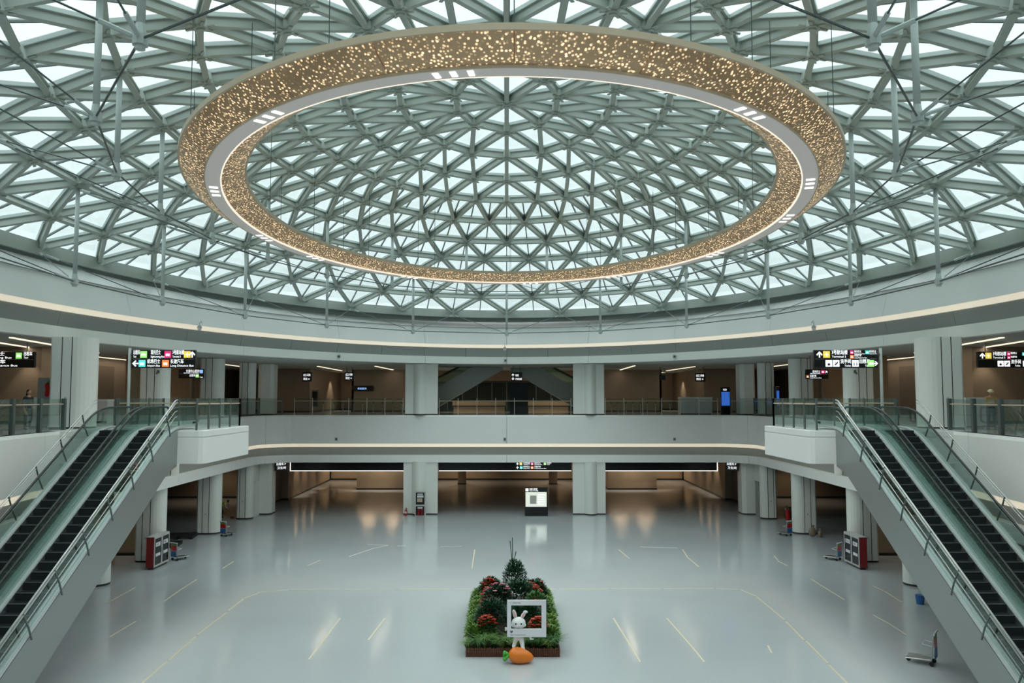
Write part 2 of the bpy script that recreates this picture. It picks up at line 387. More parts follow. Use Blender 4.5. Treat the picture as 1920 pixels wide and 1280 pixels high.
for i in range(5, 11):
    st = i % 2 == 1     # staggered ring
    for k in range(40):
        A_ = NODE[i][k]; B_ = NODE[i][(k+1) % 40]
        if i < 10: edges.append((A_, B_))
        lo, hi = (k, (k+1) % 40) if st else ((k-1) % 40, k)
        c, d = NODE[i-1][lo], NODE[i-1][hi]
        edges.append((A_, c)); edges.append((A_, d))
        tris.append((A_, c, d, True)); tris.append((A_, B_, d, True))
dome = shell('ceiling')
def wI():          # unit steel section, flanges at z = +-.5
    mb = MB(); x0, x1 = 0, 1
    p = [(-.5, -.5), (.5, -.5), (.5, -.44), (.10, -.44), (.10, .44), (.5, .44), (.5, .5), (-.5, .5), (-.5, .44), (-.10, .44), (-.10, -.44), (-.5, -.44)]
    return mb.prism(p, 0, 1, 'x')
Imesh = wI().mesh('beam', 'steel')
def mview(p):
    d = p.y*math.cos(.0687)+(p.z-EYE)*math.sin(.0687)
    if d < 1: return None
    u = (p.z-EYE)*math.cos(.0687)-p.y*math.sin(.0687); return (950+1527*p.x/d, 640-1527*u/d, d)
def weight(ps, lim=60):
    q = [mview(p) for p in ps]
    if any(a is None for a in q): return 0
    if not any(-lim < a[0] < 1920+lim and -lim < a[1] < 1280 for a in q): return 0
    return 1/min(a[2] for a in q)
BW, BD = .19, .31
def bmat(a, b_):
    n = nrm((a+b_)/2); x = b_-a; L = x.length; x = x.normalized(); y = n.cross(x).normalized(); z = x.cross(y)
    m_ = Matrix.Identity(4)
    for r in range(3): m_[r][0] = x[r]*L; m_[r][1] = y[r]*BW; m_[r][2] = z[r]*BD; m_[r][3] = a[r]
    return m_
edges.sort(key=lambda e: -weight(e)*(e[0]-e[1]).length)
rest = MB()
for i, (a, b_) in enumerate(edges):
    m_ = bmat(a, b_)
    if i < 300: inst('beam', Imesh, dome, m_)
    else: rest.add([m_ @ v.co for v in Imesh.vertices], [tuple(p.vertices) for p in Imesh.polygons])
stuff(rest.build('beam_lattice', 'steel', dome))
hub = MB(); hub.tube((0, 0, -.22), (0, 0, .2), .22, 10); hub.tube((0, 0, -.27), (0, 0, -.22), .12, 8)
for k in range(6):
    a = PI/3*k; c_, s_ = math.cos(a), math.sin(a)
    hub.add([(c_*.2-s_*.05, s_*.2+c_*.05, -.165), (c_*.2+s_*.05, s_*.2-c_*.05, -.165), (c_*.42+s_*.05, s_*.42-c_*.05, -.165), (c_*.42-s_*.05, s_*.42+c_*.05, -.165),
             (c_*.2-s_*.05, s_*.2+c_*.05, -.20), (c_*.2+s_*.05, s_*.2-c_*.05, -.20), (c_*.42+s_*.05, s_*.42-c_*.05, -.20), (c_*.42-s_*.05, s_*.42+c_*.05, -.20)], [(0, 1, 2, 3), (7, 6, 5, 4), (0, 4, 5, 1), (1, 5, 6, 2), (2, 6, 7, 3), (3, 7, 4, 0)])
hubm = hub.mesh('node', 'steel')
for i in range(11):
    for p in NODE[i]:
        n = nrm(p); inst('node', hubm, dome, Matrix.Translation(p) @ Vector((0, 0, 1)).rotation_difference(n).to_matrix().to_4x4())
# glass panes above the steel, each banded triangle split in two by a thin glazing bar
panes = []; bars = MB(); barlist = []
for A_, B_, c, split in tris:
    up = [p+nrm(p)*.27 for p in (A_, B_, c)]
    if split:
        z = [A_.z, B_.z, c.z]
        # apex = vertex whose opposite edge is a ring edge
        iso = min(range(3), key=lambda i: abs(z[(i+1) % 3]-z[(i+2) % 3]))
        ap = up[iso]; q, r = up[(iso+1) % 3], up[(iso+2) % 3]; mid = (q+r)/2
        panes.append((ap, q, mid)); panes.append((ap, mid, r)); barlist.append((ap, mid))
    else: panes.append(tuple(up))
def prismtri(mb, t3, inset=.05, th=.03):
    c = (t3[0]+t3[1]+t3[2])/3; n = (t3[1]-t3[0]).cross(t3[2]-t3[0]).normalized()
    if n.z < 0: n = -n
    q = [p+(c-p).normalized()*inset*1.6 for p in t3]
    mb.add([p for p in q]+[p+n*th for p in q], [(0, 1, 2), (5, 4, 3), (0, 3, 4, 1), (1, 4, 5, 2), (2, 5, 3, 0)])
panes.sort(key=lambda t3: -weight(t3)**2*(t3[1]-t3[0]).cross(t3[2]-t3[0]).length)
rest = MB()
for i, t3 in enumerate(panes):
    if i < 300: mb = MB(); prismtri(mb, t3); mb.build('glass_pane', 'roofglass', dome)
    else: prismtri(rest, t3)
stuff(rest.build('glass_panes', 'roofglass', dome))
for a, b_ in barlist:
    d = (b_-a).normalized(); n = nrm((a+b_)/2); s_ = d.cross(n)*.03; n = n*.05
    bars.add([a-s_-n, a+s_-n, a+s_+n, a-s_+n, b_-s_-n, b_+s_-n, b_+s_+n, b_-s_+n], [(0, 1, 5, 4), (1, 2, 6, 5), (2, 3, 7, 6), (3, 0, 4, 7), (0, 3, 2, 1), (4, 5, 6, 7)])
stuff(bars.build('glazing_bars', 'steel_dark', dome))
# top flange / glazing frame just under the panes (closes the roof over the beams)
fr = MB()
for a, b_ in edges:
    d = (b_-a).normalized(); n = nrm((a+b_)/2); s_ = d.cross(n)*.07; o1 = n*.17; o2 = n*.29
    fr.add([a-s_+o1, a+s_+o1, a+s_+o2, a-s_+o2, b_-s_+o1, b_+s_+o1, b_+s_+o2, b_-s_+o2], [(0, 1, 5, 4), (1, 2, 6, 5), (2, 3, 7, 6), (3, 0, 4, 7)])
stuff(fr.build('glazing_frames', 'strut', dome))
# base ring beam
mb = MB(); RB = ell(1.245*U, 1.94*U)
mb.sweep(RB, [(-.25, 15.62), (-.25, 16.22), (.5, 16.22), (.5, 15.62)], True); mb.build('ring_beam', 'steel', dome)
mb = MB(); mb.sweep(RB, [(-.05, 15.30), (-.05, 15.62), (.35, 15.62), (.35, 15.30)], True); mb.build('ring_beam', 'steel_dark', dome)  # dark strip puts the shaded gap under the beam into colour
# struts and cables
def hooppts(a, b_, h, off): return [P3(x, y, h) for x, y in arcpts(a, b_, 20, off, 20)]
H1 = hooppts(1.0, 1.528, .268, 0); H2 = hooppts(.747, 1.184, .396, .5)
T1 = [NODE[8][2*k] for k in range(20)]; T2 = [NODE[6][2*k+1] for k in range(20)]
BN = [NODE[10][2*k+1] for k in range(20)]
tip = MB(); tip.tube((0, 0, -.12), (0, 0, .10), .15, 8); tip.tube((0, 0, -.2), (0, 0, -.12), .10, 8); tip.tube((0, 0, .1), (0, 0, .3), .12, 8, .09); tipm = tip.mesh('strut_foot', 'strut')
for H, T in ((H1, T1), (H2, T2)):
    for p, q in zip(H, T):
        mb = MB(); mb.tube(p, q+Vector((0, 0, -.3)), .085, 10); s_ = mb.build('strut', 'strut', dome, smooth=True); inst('strut_foot', tipm, s_, Matrix.Translation(p))
    for k in range(20):
        mb = MB(); mb.tube(H[k], H[(k+1) % 20], .028, 6); mb.build('cable', 'rod', dome)
def rodto(p, q):
    d = q-p; mb = MB(); mb.tube(p, q, .022, 6); c = mb.build('cable', 'rod', dome)
    mb = MB(); mb.tube(p+d.normalized()*.15, p+d.normalized()*.75, .05, 6); mb.tube(q-d.normalized()*.9, q-d.normalized()*.2, .055, 6); mb.build('cable_socket', 'strut', c)
for k in range(20):
    rodto(H1[k], BN[k]+Vector((0, 0, -.2))); rodto(H1[(k+1) % 20], BN[k]+Vector((0, 0, -.2)))
    rodto(H2[k], T1[k]+Vector((0, 0, -.3))); rodto(H2[k], T1[(k+1) % 20]+Vector((0, 0, -.3)))

# ------------------------------------------------------------------ ring chandelier
RX = .15
ch = thing('ring_chandelier', 'huge oval gold ring chandelier of perforated panels hanging under the glass dome', 'chandelier', (0, 0, 0))
ZR = 6.71+EYE; a0, b0 = 10.42, 15.64
def rp(t_, off):
    a, b_ = a0, b0; x, y = a*math.sin(t_), b_*math.cos(t_); nx, ny = math.sin(t_)/a, math.cos(t_)/b_; L = math.hypot(nx, ny)
    return (RX+x+nx/L*off, DC+y+ny/L*off)
def tparams(n):     # equal arc parameters
    T = 720; s_ = [0]
    for i in range(T): s_.append(s_[-1]+math.hypot(a0*(math.sin(2*PI*(i+1)/T)-math.sin(2*PI*i/T)), b0*(math.cos(2*PI*(i+1)/T)-math.cos(2*PI*i/T))))
    out = []; j = 0
    for k in range(n):
        g = k*s_[-1]/n
        while s_[j+1] < g: j += 1
        out.append(2*PI*(j+(g-s_[j])/(s_[j+1]-s_[j]))/T)
    return out+[2*PI]
TP = tparams(32)
def ringseg(t0, t1, prof, n=8, g=0):
    path = []
    for i in range(n+1):
        t_ = t0+g+(t1-t0-2*g)*i/n; x0, y0 = rp(t_, 0); x1, y1 = rp(t_, 1); path.append((x0, y0, x1-x0, y1-y0))
    return path
def curve_prof(o0, z0, o1, z1, bulge, th, n=6):
    up = []; lo = []
    for i in range(n+1):
        f = i/n; o_ = o0+(o1-o0)*f; z = z0+(z1-z0)*f-bulge*math.sin(PI*f); up.append((o_, z+th)); lo.append((o_, z))
    return lo+up[::-1]
for k in range(32):
    for s_ in (1, -1):
        mb = MB(); mb.sweep(ringseg(TP[k], TP[k+1], None, 8, .0014), curve_prof(.24*s_, ZR+.03, .95*s_, ZR+.43, .05, .04)); mb.build('gold_panel', 'gold', ch)
def ringfull(prof, m, name):
    path = ringseg(0, 2*PI, None, 200)[:-1]; mb = MB(); mb.sweep(path, prof, True); return mb.build(name, m, ch)
ringfull([(-.22, ZR-.02), (.22, ZR-.02), (.22, ZR+.05), (-.22, ZR+.05)], 'ringwhite', 'light_strip')
ringfull([(-.26, ZR-.025), (-.22, ZR-.025), (-.22, ZR+.05), (-.26, ZR+.05)], 'ringled', 'led_strip')
ringfull([(.22, ZR-.03), (.25, ZR-.03), (.25, ZR+.06), (.22, ZR+.06)], 'goldrim', 'edge_band')
ringfull([(.92, ZR+.42), (1.0, ZR+.42), (1.0, ZR+.56), (.92, ZR+.56)], 'goldrim', 'edge_band')
ringfull([(-1.0, ZR+.42), (-.92, ZR+.42), (-.92, ZR+.56), (-1.0, ZR+.56)], 'goldrim', 'edge_band')
ringfull([(-.92, ZR+.50), (.92, ZR+.50), (.92, ZR+.54), (-.92, ZR+.54)], 'goldrim', 'top_cover')
for g in range(12):
    tg = TP[int(g*32/12)]+.12
    for d in (-.035, 0, .035):
        mb = MB(); p = ringseg(tg+d-.006, tg+d+.006, None, 2); mb.sweep(p, [(-.13, ZR-.035), (.13, ZR-.035), (.13, ZR-.02), (-.13, ZR-.02)]); mb.build('downlight', 'spotlit', ch)
    x_, y_ = rp(tg, 0); spot('ring_downlight', (x_, y_, ZR-.08), 330, (1, .97, .93), 165)
for k in range(0, 32, 2):
    x, y = rp(TP[k], .8); x2, y2 = rp(TP[k]+.01, -.8)
    for (px, py) in ((x, y), (x2, y2)):
        mb = MB(); ztop = EYE+U*(.694-.3*min(1, ((px/(1.245*U))**2+((py-DC)/(1.94*U))**2)))-.2
        mb.tube((px, py, ZR+.5), (px, py, ztop), .012, 5); mb.build('suspension_wire', 'rod', ch)

# ------------------------------------------------------------------ columns
def col_side(z0, z1, cx, cy, sgn, label, r=.62, L=1.5, grp=None):
    """rounded column; the round end faces the atrium (towards -sgn*x), two black grooves on its flanks"""
    t_ = thing('column', label, 'column', (cx, cy, z0), 0, grp); h = z1-z0
    ex = -sgn; poly = []
    xr = cx*0
    for i in range(13):
        a = -PI/2+PI*i/12; poly.append((ex*(L/2-r+r*math.cos(a)), r*math.sin(a)))
    poly += [(-ex*(L/2-.12), r), (-ex*L/2, r-.12), (-ex*L/2, -r+.12), (-ex*(L/2-.12), -r)]
    mb = MB(); mb.prism(poly, .10, h); s_ = mb.build('shaft', 'white2', t_)
    mb = MB(); mb.prism([(x*.985, y*.985) for x, y in poly], 0, .10); mb.build('plinth', 'plinth', t_)
    for gx in (-.12, .32):
        mb = MB()
        for sy in (1, -1): mb.box(-ex*gx-.018, -ex*gx+.018, min(sy*r, sy*(r+.006)), max(sy*r, sy*(r+.006)), .02, h)
        mb.build('groove', 'groove', t_)
    mb = MB(); mb.box(-.04-ex*.1, .04-ex*.1, -r-.03, -r, 1.3, 1.42); mb.build('wall_box', 'paper', t_)
    return t_
def col_front(z0, z1, x0, x1, flip, label):
    cx = (x0+x1)/2; w = x1-x0; t_ = thing('column', label, 'column', (cx, 65.3, z0)); h = z1-z0
    a, b_ = (-w/2+.42*w*.36, w/2-.62) if not flip else (-w/2+.62, w/2-.42*w*.36)
    a, b_ = (-w/2+.78, w/2-.78) if True else (a, b_)
    if flip: a, b_ = a+.12, b_+.12
    else: a, b_ = a-.12, b_-.12
    bulge = [(a+(b_-a)*i/12, -.42*math.sin(PI*i/12)**.8) for i in range(13)]
    poly = [(-w/2, .25)]+[(-w/2, .02)]+[(a, .02)]+bulge[1:-1]+[(b_, .02)]+[(w/2, .02), (w/2, .25), (w/2-.3, 1.2), (-w/2+.3, 1.2)]
    mb = MB(); mb.prism(poly, .10, h); mb.build('shaft', 'white2', t_)
    mb = MB(); mb.prism([(x*.99, y+.012) for x, y in poly], 0, .10); mb.build('plinth', 'plinth', t_)
    return t_
for sgn, sd in ((-1, 'left'), (1, 'right')):
    far = -8.2 if sgn < 0 else 5.25
    col_front(0, ZC1+.05, far, far+2.72 if sgn < 0 else 7.85, sgn > 0, 'broad white column on the ground floor %s of the dark entrance bay' % ('left, behind the standing fire cabinet,' if sgn < 0 else 'right'))
    col_front(FL2, ZC2, far+.08, far+2.68 if sgn < 0 else 7.8, sgn > 0, 'broad white column on the upper floor %s of the crossing stair soffits' % sd)
    for z0, z1, lv in ((0, ZC1+.05, 'ground floor'), (FL2, ZC2, 'upper floor')):
        for cy, cx, w in ((56.6, -20.35, 'second free-standing'), (47.2, -20.25, 'nearest free-standing')):
            extra = {('ground floor', 'nearest free-standing'): ', behind the red cabinet', ('ground floor', 'second free-standing'): ', beside a small trolley'}.get((lv, w), ', behind the hanging signs' if w[0] == 'n' else ', between two lit openings')
            col_side(z0, z1, -sgn*cx if sgn > 0 else cx, cy, sgn, '%s rounded white column on the %s %s%s' % (w, sd, lv, extra))
        # shallow wall-end column near the corner
        col_side(z0, z1, sgn*20.08, 63.4, sgn, '%s %s corner column with two black grooves' % (lv, sd), r=.55, L=1.15)
    col_side(FL2, ZC2, sgn*19.35, 36.7, sgn, 'large white upper-floor column beside the %s escalators' % sd, r=.72, L=1.75)
    col_side(0, ZC1, sgn*20.5, 41.2, sgn, 'white ground-floor partition end half hidden by the %s escalator' % sd)  # partition end built in the rounded column form
    # white corner wall panel on both floors
    for z0, z1 in ((0, ZC1+.05), (FL2, ZC2)):
        mb = MB(); xs = sorted((sgn*18.72, sgn*19.95)); poly = [(xs[0], 65.5), (xs[0]+.3, 65.3), (xs[1]-.2, 65.3), (xs[1], 65.6), (xs[1], 66.6), (xs[0], 66.6)]
        mb.prism(poly, z0+.1, z1); mb.m = 0; w_ = struct(mb.build('wall_corner', 'white2'))
        mb = MB(); mb.prism([(x, y+.02) for x, y in poly], z0, z0+.1); struct(mb.build('baseboard_corner', 'plinth'))
    # niche wall with a narrow service door between the two
    mb = MB(); xs = sorted((sgn*19.72, sgn*20.1)); mb.box(xs[0], xs[1], 64.0, 66.3, 2.7, ZC1+.05); mb.box(xs[0]+.1, xs[1]+.1, 64.0, 66.3, 0, 2.7); struct(mb.build('wall_niche', 'white2'))
    mb = MB(); xx = sgn*19.70; mb.box(min(xx, xx+sgn*.06), max(xx, xx+sgn*.06), 64.3, 65.2, 0, 2.65); d_ = struct(mb.build('door_%d' % (1 if sgn < 0 else 2), 'gray'))

# ------------------------------------------------------------------ ground-floor interior walls
def wall(name, x0, x1, y0, y1, z0, z1, m, base=True):
    mb = MB(); mb.box(x0, x1, y0, y1, z0, z1); struct(mb.build(name, m))
    if base:
        mb = MB(); mb.box(x0-.03, x1+.03, y0-.03, y1+.03, z0, z0+.16); struct(mb.build(name.replace('wall', 'baseboard'), 'plinth'))
for sgn in (-1, 1):
    def W_(name, a, b_, *r, **k): wall(name, min(sgn*a, sgn*b_), max(sgn*a, sgn*b_), *r, **k)
    nm = 'left' if sgn < 0 else 'right'
    W_('wall_'+nm+'_lower', 21.8, 33, 48.6, 49.2, 0, ZC1+.06, 'tan')
    W_('wall_'+nm+'_lower', 24.5, 33, 76, 76.5, 0, ZC1+.06, 'tan2')
    W_('wall_'+nm+'_lower', 20.4, 20.9, 68, 76, 0, ZC1+.06, 'tan2')
    W_('wall_'+nm+'_lower', 19.8, 21.6, 74.5, 92, 0, ZC1+.06, 'tan')
    W_('wall_'+nm+'_lower', 10.2, 15.1, 82.8, 92, 0, ZC1+.06, 'tan')
    W_('wall_'+nm+'_lower', 24.4, 24.8, 14, 49.6, 0, ZC1+.06, 'tan2')
    # upper floor
    W_('wall_'+nm+'_upper', 9.3, 15.2, 80, 80.6, FL2, ZC2+.05, 'tan2')
    W_('wall_'+nm+'_upper', 15.0, 15.2, 80, 92, FL2, ZC2+.05, 'tan')
    W_('wall_'+nm+'_upper', 15.2, 18.6, 91.5, 92, FL2, ZC2+.05, 'tan')
    W_('wall_'+nm+'_upper', 18.6, 22.5, 77, 92, FL2, ZC2+.05, 'tan2')
    W_('wall_'+nm+'_upper', 22.5, 27.2, 84, 84.5, FL2, ZC2+.05, 'tan')
    W_('wall_'+nm+'_upper', 28.0, 28.4, 20, 96, FL2, ZC2+.05, 'tan')
    for y0, y1, m in ((34, 38.2, 'dark'), (43, 47.5, 'tan2'), (52, 58, 'tan2'), (62, 64.5, 'tan3'), (70, 73, 'tan2')):  # panel tones put lit stretches and dark openings into the wall colour
        mb = MB(); a, b_ = sorted((sgn*27.93, sgn*28.0)); mb.box(a, b_, y0, y1, FL2+.02, ZC2-.5); struct(mb.build('trim_panel', m))
    W_('wall_'+nm+'_upper', 24.2, 24.5, 52.4, 55.4, FL2, ZC2+.05, 'tan3')
    W_('wall_'+nm+'_upper', 22.4, 25.5, 57.6, 58, FL2, ZC2+.05, 'tan3')
    W_('wall_'+nm+'_upper', 25.6, 28.0, 49.8, 50.1, FL2, ZC2+.05, 'tan')
    W_('wall_'+nm+'_upper', 22.8, 28.0, 43.6, 43.9, FL2, ZC2+.05, 'tan2')
    W_('wall_'+nm+'_upper', 23.4, 24.7, 43.2, 43.58, FL2, ZC2+.05, 'tan')
    # scallop downlights over the side wall of the entrance hall
    for y in (77.5, 80.5, 84): spot('scallop_and_fill_light', (sgn*19.35, y, 4.0), 260, WARM, 60, (0, sgn*-.25, 0))
    for x in (11.5, 13.9): spot('scallop_and_fill_light', (sgn*x, 82.2, 4.0), 330, WARM, 95, (.3, 0, 0))
    for x, y in ((15.6, 86), (17.8, 86)): spot('scallop_and_fill_light', (sgn*x, y, 11.8), 260, WARM, 90)  # from here on, upper-floor spots are added fill without fixtures
    for y in (47.8, 56.5, 66): spot('scallop_and_fill_light', (sgn*24.3, y-.6, 11.8), 160, WARM, 80)
    spot('scallop_and_fill_light', (sgn*25.5, 43.0, 11.8), 90, WARM, 80)
    for x, y in ((11.5, 82.2), (13.9, 82.2), (19.2, 77.5), (19.2, 80.5), (19.2, 84)):
        mb = MB(); mb.tube((sgn*x, y, ZC1+.02), (sgn*x, y, ZC1+.075), .11, 10); tag(mb.build('downlight', 'spotlit'), 'round warm downlight in the low ceiling of the %s entrance hall' % nm, 'light', 'downlights of the %s entrance hall' % nm)
wall('wall_back_lower', -19.8, 19.8, 92.6, 93, 0, ZC1+.06, 'tan')
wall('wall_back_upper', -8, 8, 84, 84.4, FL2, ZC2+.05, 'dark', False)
mb = MB(); mb.box(-8, 8, 83.6, 84, 10.9, ZC2+.05); struct(mb.build('trim_beam', 'tan3'))
for sgn in (-1, 1):
    t_ = thing('column', 'brown clad column deep in the dark %s part of the middle bay' % ('left' if sgn < 0 else 'right'), 'column', (sgn*4.9+.1, 88.5, 0))
    mb = MB(); mb.box(-.42, .42, -.4, .4, .1, ZC1+.05); mb.build('shaft', 'tan', t_)
    mb = MB(); mb.box(-.44, .44, -.42, .42, 0, .1); mb.build('plinth', 'plinth', t_)
# black glass header with a lit outline in each bay
for x0, x1, w in ((-17.35, -8.25, 'left'), (-5.45, 5.2, 'middle'), (7.9, 16.9, 'right')):
    t_ = thing('header_panel', 'long black glass header with a lit white edge over the %s bay' % w, 'panel', ((x0+x1)/2, 66.0, 3.42))
    L = (x1-x0)/2
    mb = MB(); mb.box(-L, L, 0, .35, 0, .78); mb.build('glass_face', 'black', t_)
    mb = MB(); mb.box(-L, L, -.05, 0, -.06, 0)
    if w == 'left': mb.box(-L-.06, -L, -.05, 0, -.06, .78)
    if w == 'right': mb.box(L, L+.06, -.05, 0, -.06, .78)
    mb.build('led_line', 'led', t_)
# ------------------------------------------------------------------ platforms with escalators (left side, mirrored for the right)
YT = 33.75; T30 = math.tan(PI/6); YB = YT-FL2/T30
def nose(y): return FL2-(YT-y)*T30 if y < YT else FL2
def fillet(pts, rad, n=5):
    out = [Vector(pts[0])]
    for i in range(1, len(pts)-1):
        p0, p1, p2 = Vector(pts[i-1]), Vector(pts[i]), Vector(pts[i+1]); a = (p0-p1); b_ = (p2-p1); r = min(rad[i] if isinstance(rad, list) else rad, a.length*.49, b_.length*.49)
        A_ = p1+a.normalized()*r; B_ = p1+b_.normalized()*r
        for k in range(n+1):
            f = k/n; out.append(A_*(1-f)**2+p1*2*f*(1-f)+B_*f*f)
    out.append(Vector(pts[-1])); return out
def rib(mb, yz, hz, x0, x1):
    """solid strip following a y,z line: from z to z+hz, x0..x1"""
    n = len(yz); vs = []; fs = []
    for y, z in yz: vs += [(x0, y, z), (x1, y, z), (x1, y, z+hz), (x0, y, z+hz)]
    for i in range(n-1):
        for a in range(4): fs.append((i*4+a, i*4+(a+1) % 4, (i+1)*4+(a+1) % 4, (i+1)*4+a))
    fs += [(0, 1, 2, 3), (n*4-1, n*4-2, n*4-3, n*4-4)]
    mb.add(vs, fs)
stepm = MB(); stepm.box(-.5, .5, -.4, 0, -.06, 0); stepm.box(-.5, .5, -.4, -.36, -.26, -.06)
for i in range(24): stepm.box(-.49+i*.0408, -.475+i*.0408, -.4, 0, 0, .008)
stepm.m = 1; stepm.box(-.5, .5, -.405, -.375, -.002, .011)  # paler nosing strip puts the lit riser edge into the colour
stepme = stepm.mesh('step', ['step', 'stepedge'])
hand = fillet([(YB-1.5, .30), (YB-1.95, .45), (YB-1.95, .98), (YB+.1, .98), (YT-.2, FL2+.98-.0), (36.75, FL2+.98), (36.75, FL2+.35), (36.1, FL2+.3)], [0, .2, .3, 1.0, 1.0, .35, .2, 0])
hand = [(p.x, p.y) for p in hand]
decky = [(p.x, p.y) for p in fillet([(YB-1.7, .12), (YB-.2, .12), (YT-.1, FL2+.12), (36.3, FL2+.12)], 1.0)]
def escalator(sgn, xi, label):
    """xi = |x| of the edge nearest the atrium centre; local frame = world, mirrored by sgn"""
    t_ = thing('escalator', label, 'escalator', (0, 0, 0)); X = lambda v: sgn*v
    def seg(a, b_): return min(X(a), X(b_)), max(X(a), X(b_))
    # truss body
    top = [(YB-1.7, 0), (YB-1.7, .1)]+[(y, z-.03) for y, z in decky[1:] if y < 34.1]+[(34.15, FL2+.08), (34.15, FL2-1.45)]
    bot = [(YT-.5, FL2-1.45-.2), (YB+1.45/T30*1.0, .02), (YB+1.3/T30, 0)]
    mb = MB()
    for u0, u1 in ((0, .22), (1.34, 1.56)): a, b_ = seg(xi+u0, xi+u1); mb.prism(top+bot, a, b_, 'x')
    a, b_ = seg(xi+.22, xi+1.34); low_ = [(YB-1.7, 0), (YB-1.7, .02), (YB+.9, .02), (YT+.2, FL2-.52), (34.15, FL2-.52), (34.15, FL2-1.45)]
    mb.prism(low_+bot, a, b_, 'x'); mb.build('truss', 'skin', t_)
    # decks and skirts
    mb = MB(); a, b_ = seg(xi+.005, xi+.20); rib(mb, decky, .07, a, b_); mb.build('deck', 'deck', t_)
    mb = MB(); a, b_ = seg(xi+1.36, xi+1.555); rib(mb, decky, .07, a, b_); mb.build('deck', 'deck', t_)
    for u in (.2, 1.31):
        mb = MB(); a, b_ = seg(xi+u, xi+u+.05); rib(mb, decky, .05, a, b_); mb.build('skirt', 'stainless', t_)
    # steps
    k = 0; y = YT
    while y > YB+.2:
        inst('step', stepme, t_, Matrix.Translation((X(xi+.78), y, nose(y)+.055))); y -= .4; k += 1
    mb = MB(); a, b_ = seg(xi+.28, xi+1.28); mb.box(a, b_, YT, 36.6, FL2+.0, FL2+.045); mb.build('landing_plate', 'stainless', t_)
    # glass balustrades and handrails
    for u in (.10, 1.46):
        poly = [(y_, z_-.03) for y_, z_ in hand]; low = [(y_, z_+.03) for y_, z_ in decky][::-1]
        mb = MB(); a, b_ = seg(xi+u-.006, xi+u+.006)
        L = len(hand)
        # strip between handrail and deck
        up = [p for p in hand]; n_ = 40; y0, y1 = YB-1.6, 36.25
        def zat(line, yy):
            best = None
            for (ya, za), (yb, zb) in zip(line, line[1:]):
                if min(ya, yb) <= yy <= max(ya, yb) and abs(yb-ya) > 1e-6:
                    z_ = za+(zb-za)*(yy-ya)/(yb-ya); best = z_ if best is None else max(best, z_)
            return best if best is not None else line[0][1]
        q = [(y0+(y1-y0)*i/n_) for i in range(n_+1)]; vs = []; fs = []
        for yy in q:
            zt = zat(hand, yy)-.03; zb = zat(decky, yy)+.05; vs += [(a, yy, zb), (b_, yy, zb), (b_, yy, zt), (a, yy, zt)]
        for i in range(n_):
            for e in range(4): fs.append((i*4+e, i*4+(e+1) % 4, (i+1)*4+(e+1) % 4, (i+1)*4+e))
        mb.add(vs, fs); mb.build('glass_balustrade', 'glass', t_)
        mb = MB(); mb.path([(X(xi+u), y_, z_) for y_, z_ in hand], .042, 8); mb.build('handrail', 'rubber', t_, smooth=True)
    return t_
def safety_rail(sgn, x, label, lean, k=1):
    t_ = thing('safety_railing', label, 'railing', (0, 0, 0)); X = sgn*x
    def line(h, y0=YB, y1=33.9): return [(X, y0, nose(y0)+h), (X, YT-.1, FL2+h-.05), (X, y1, FL2+h)]
    for h, r in ((1.30, .035), (1.18, .03), (.85, .016), (.62, .016)):
        mb = MB(); mb.path(line(h), r*k, 6); mb.build('rail', 'stainless', t_, smooth=True)
    y = YT-.5
    while y > YB+1:
        b0 = Vector((X, y, nose(y)+.12)); d = Vector((0, -.5, .866))
        mb = MB(); mb.path([b0, b0+d*.45+Vector((sgn*lean*.03, 0, 0)), b0+d*1.02], .03, 6); mb.build('post', 'postdark', t_); y -= 1.55
    return t_
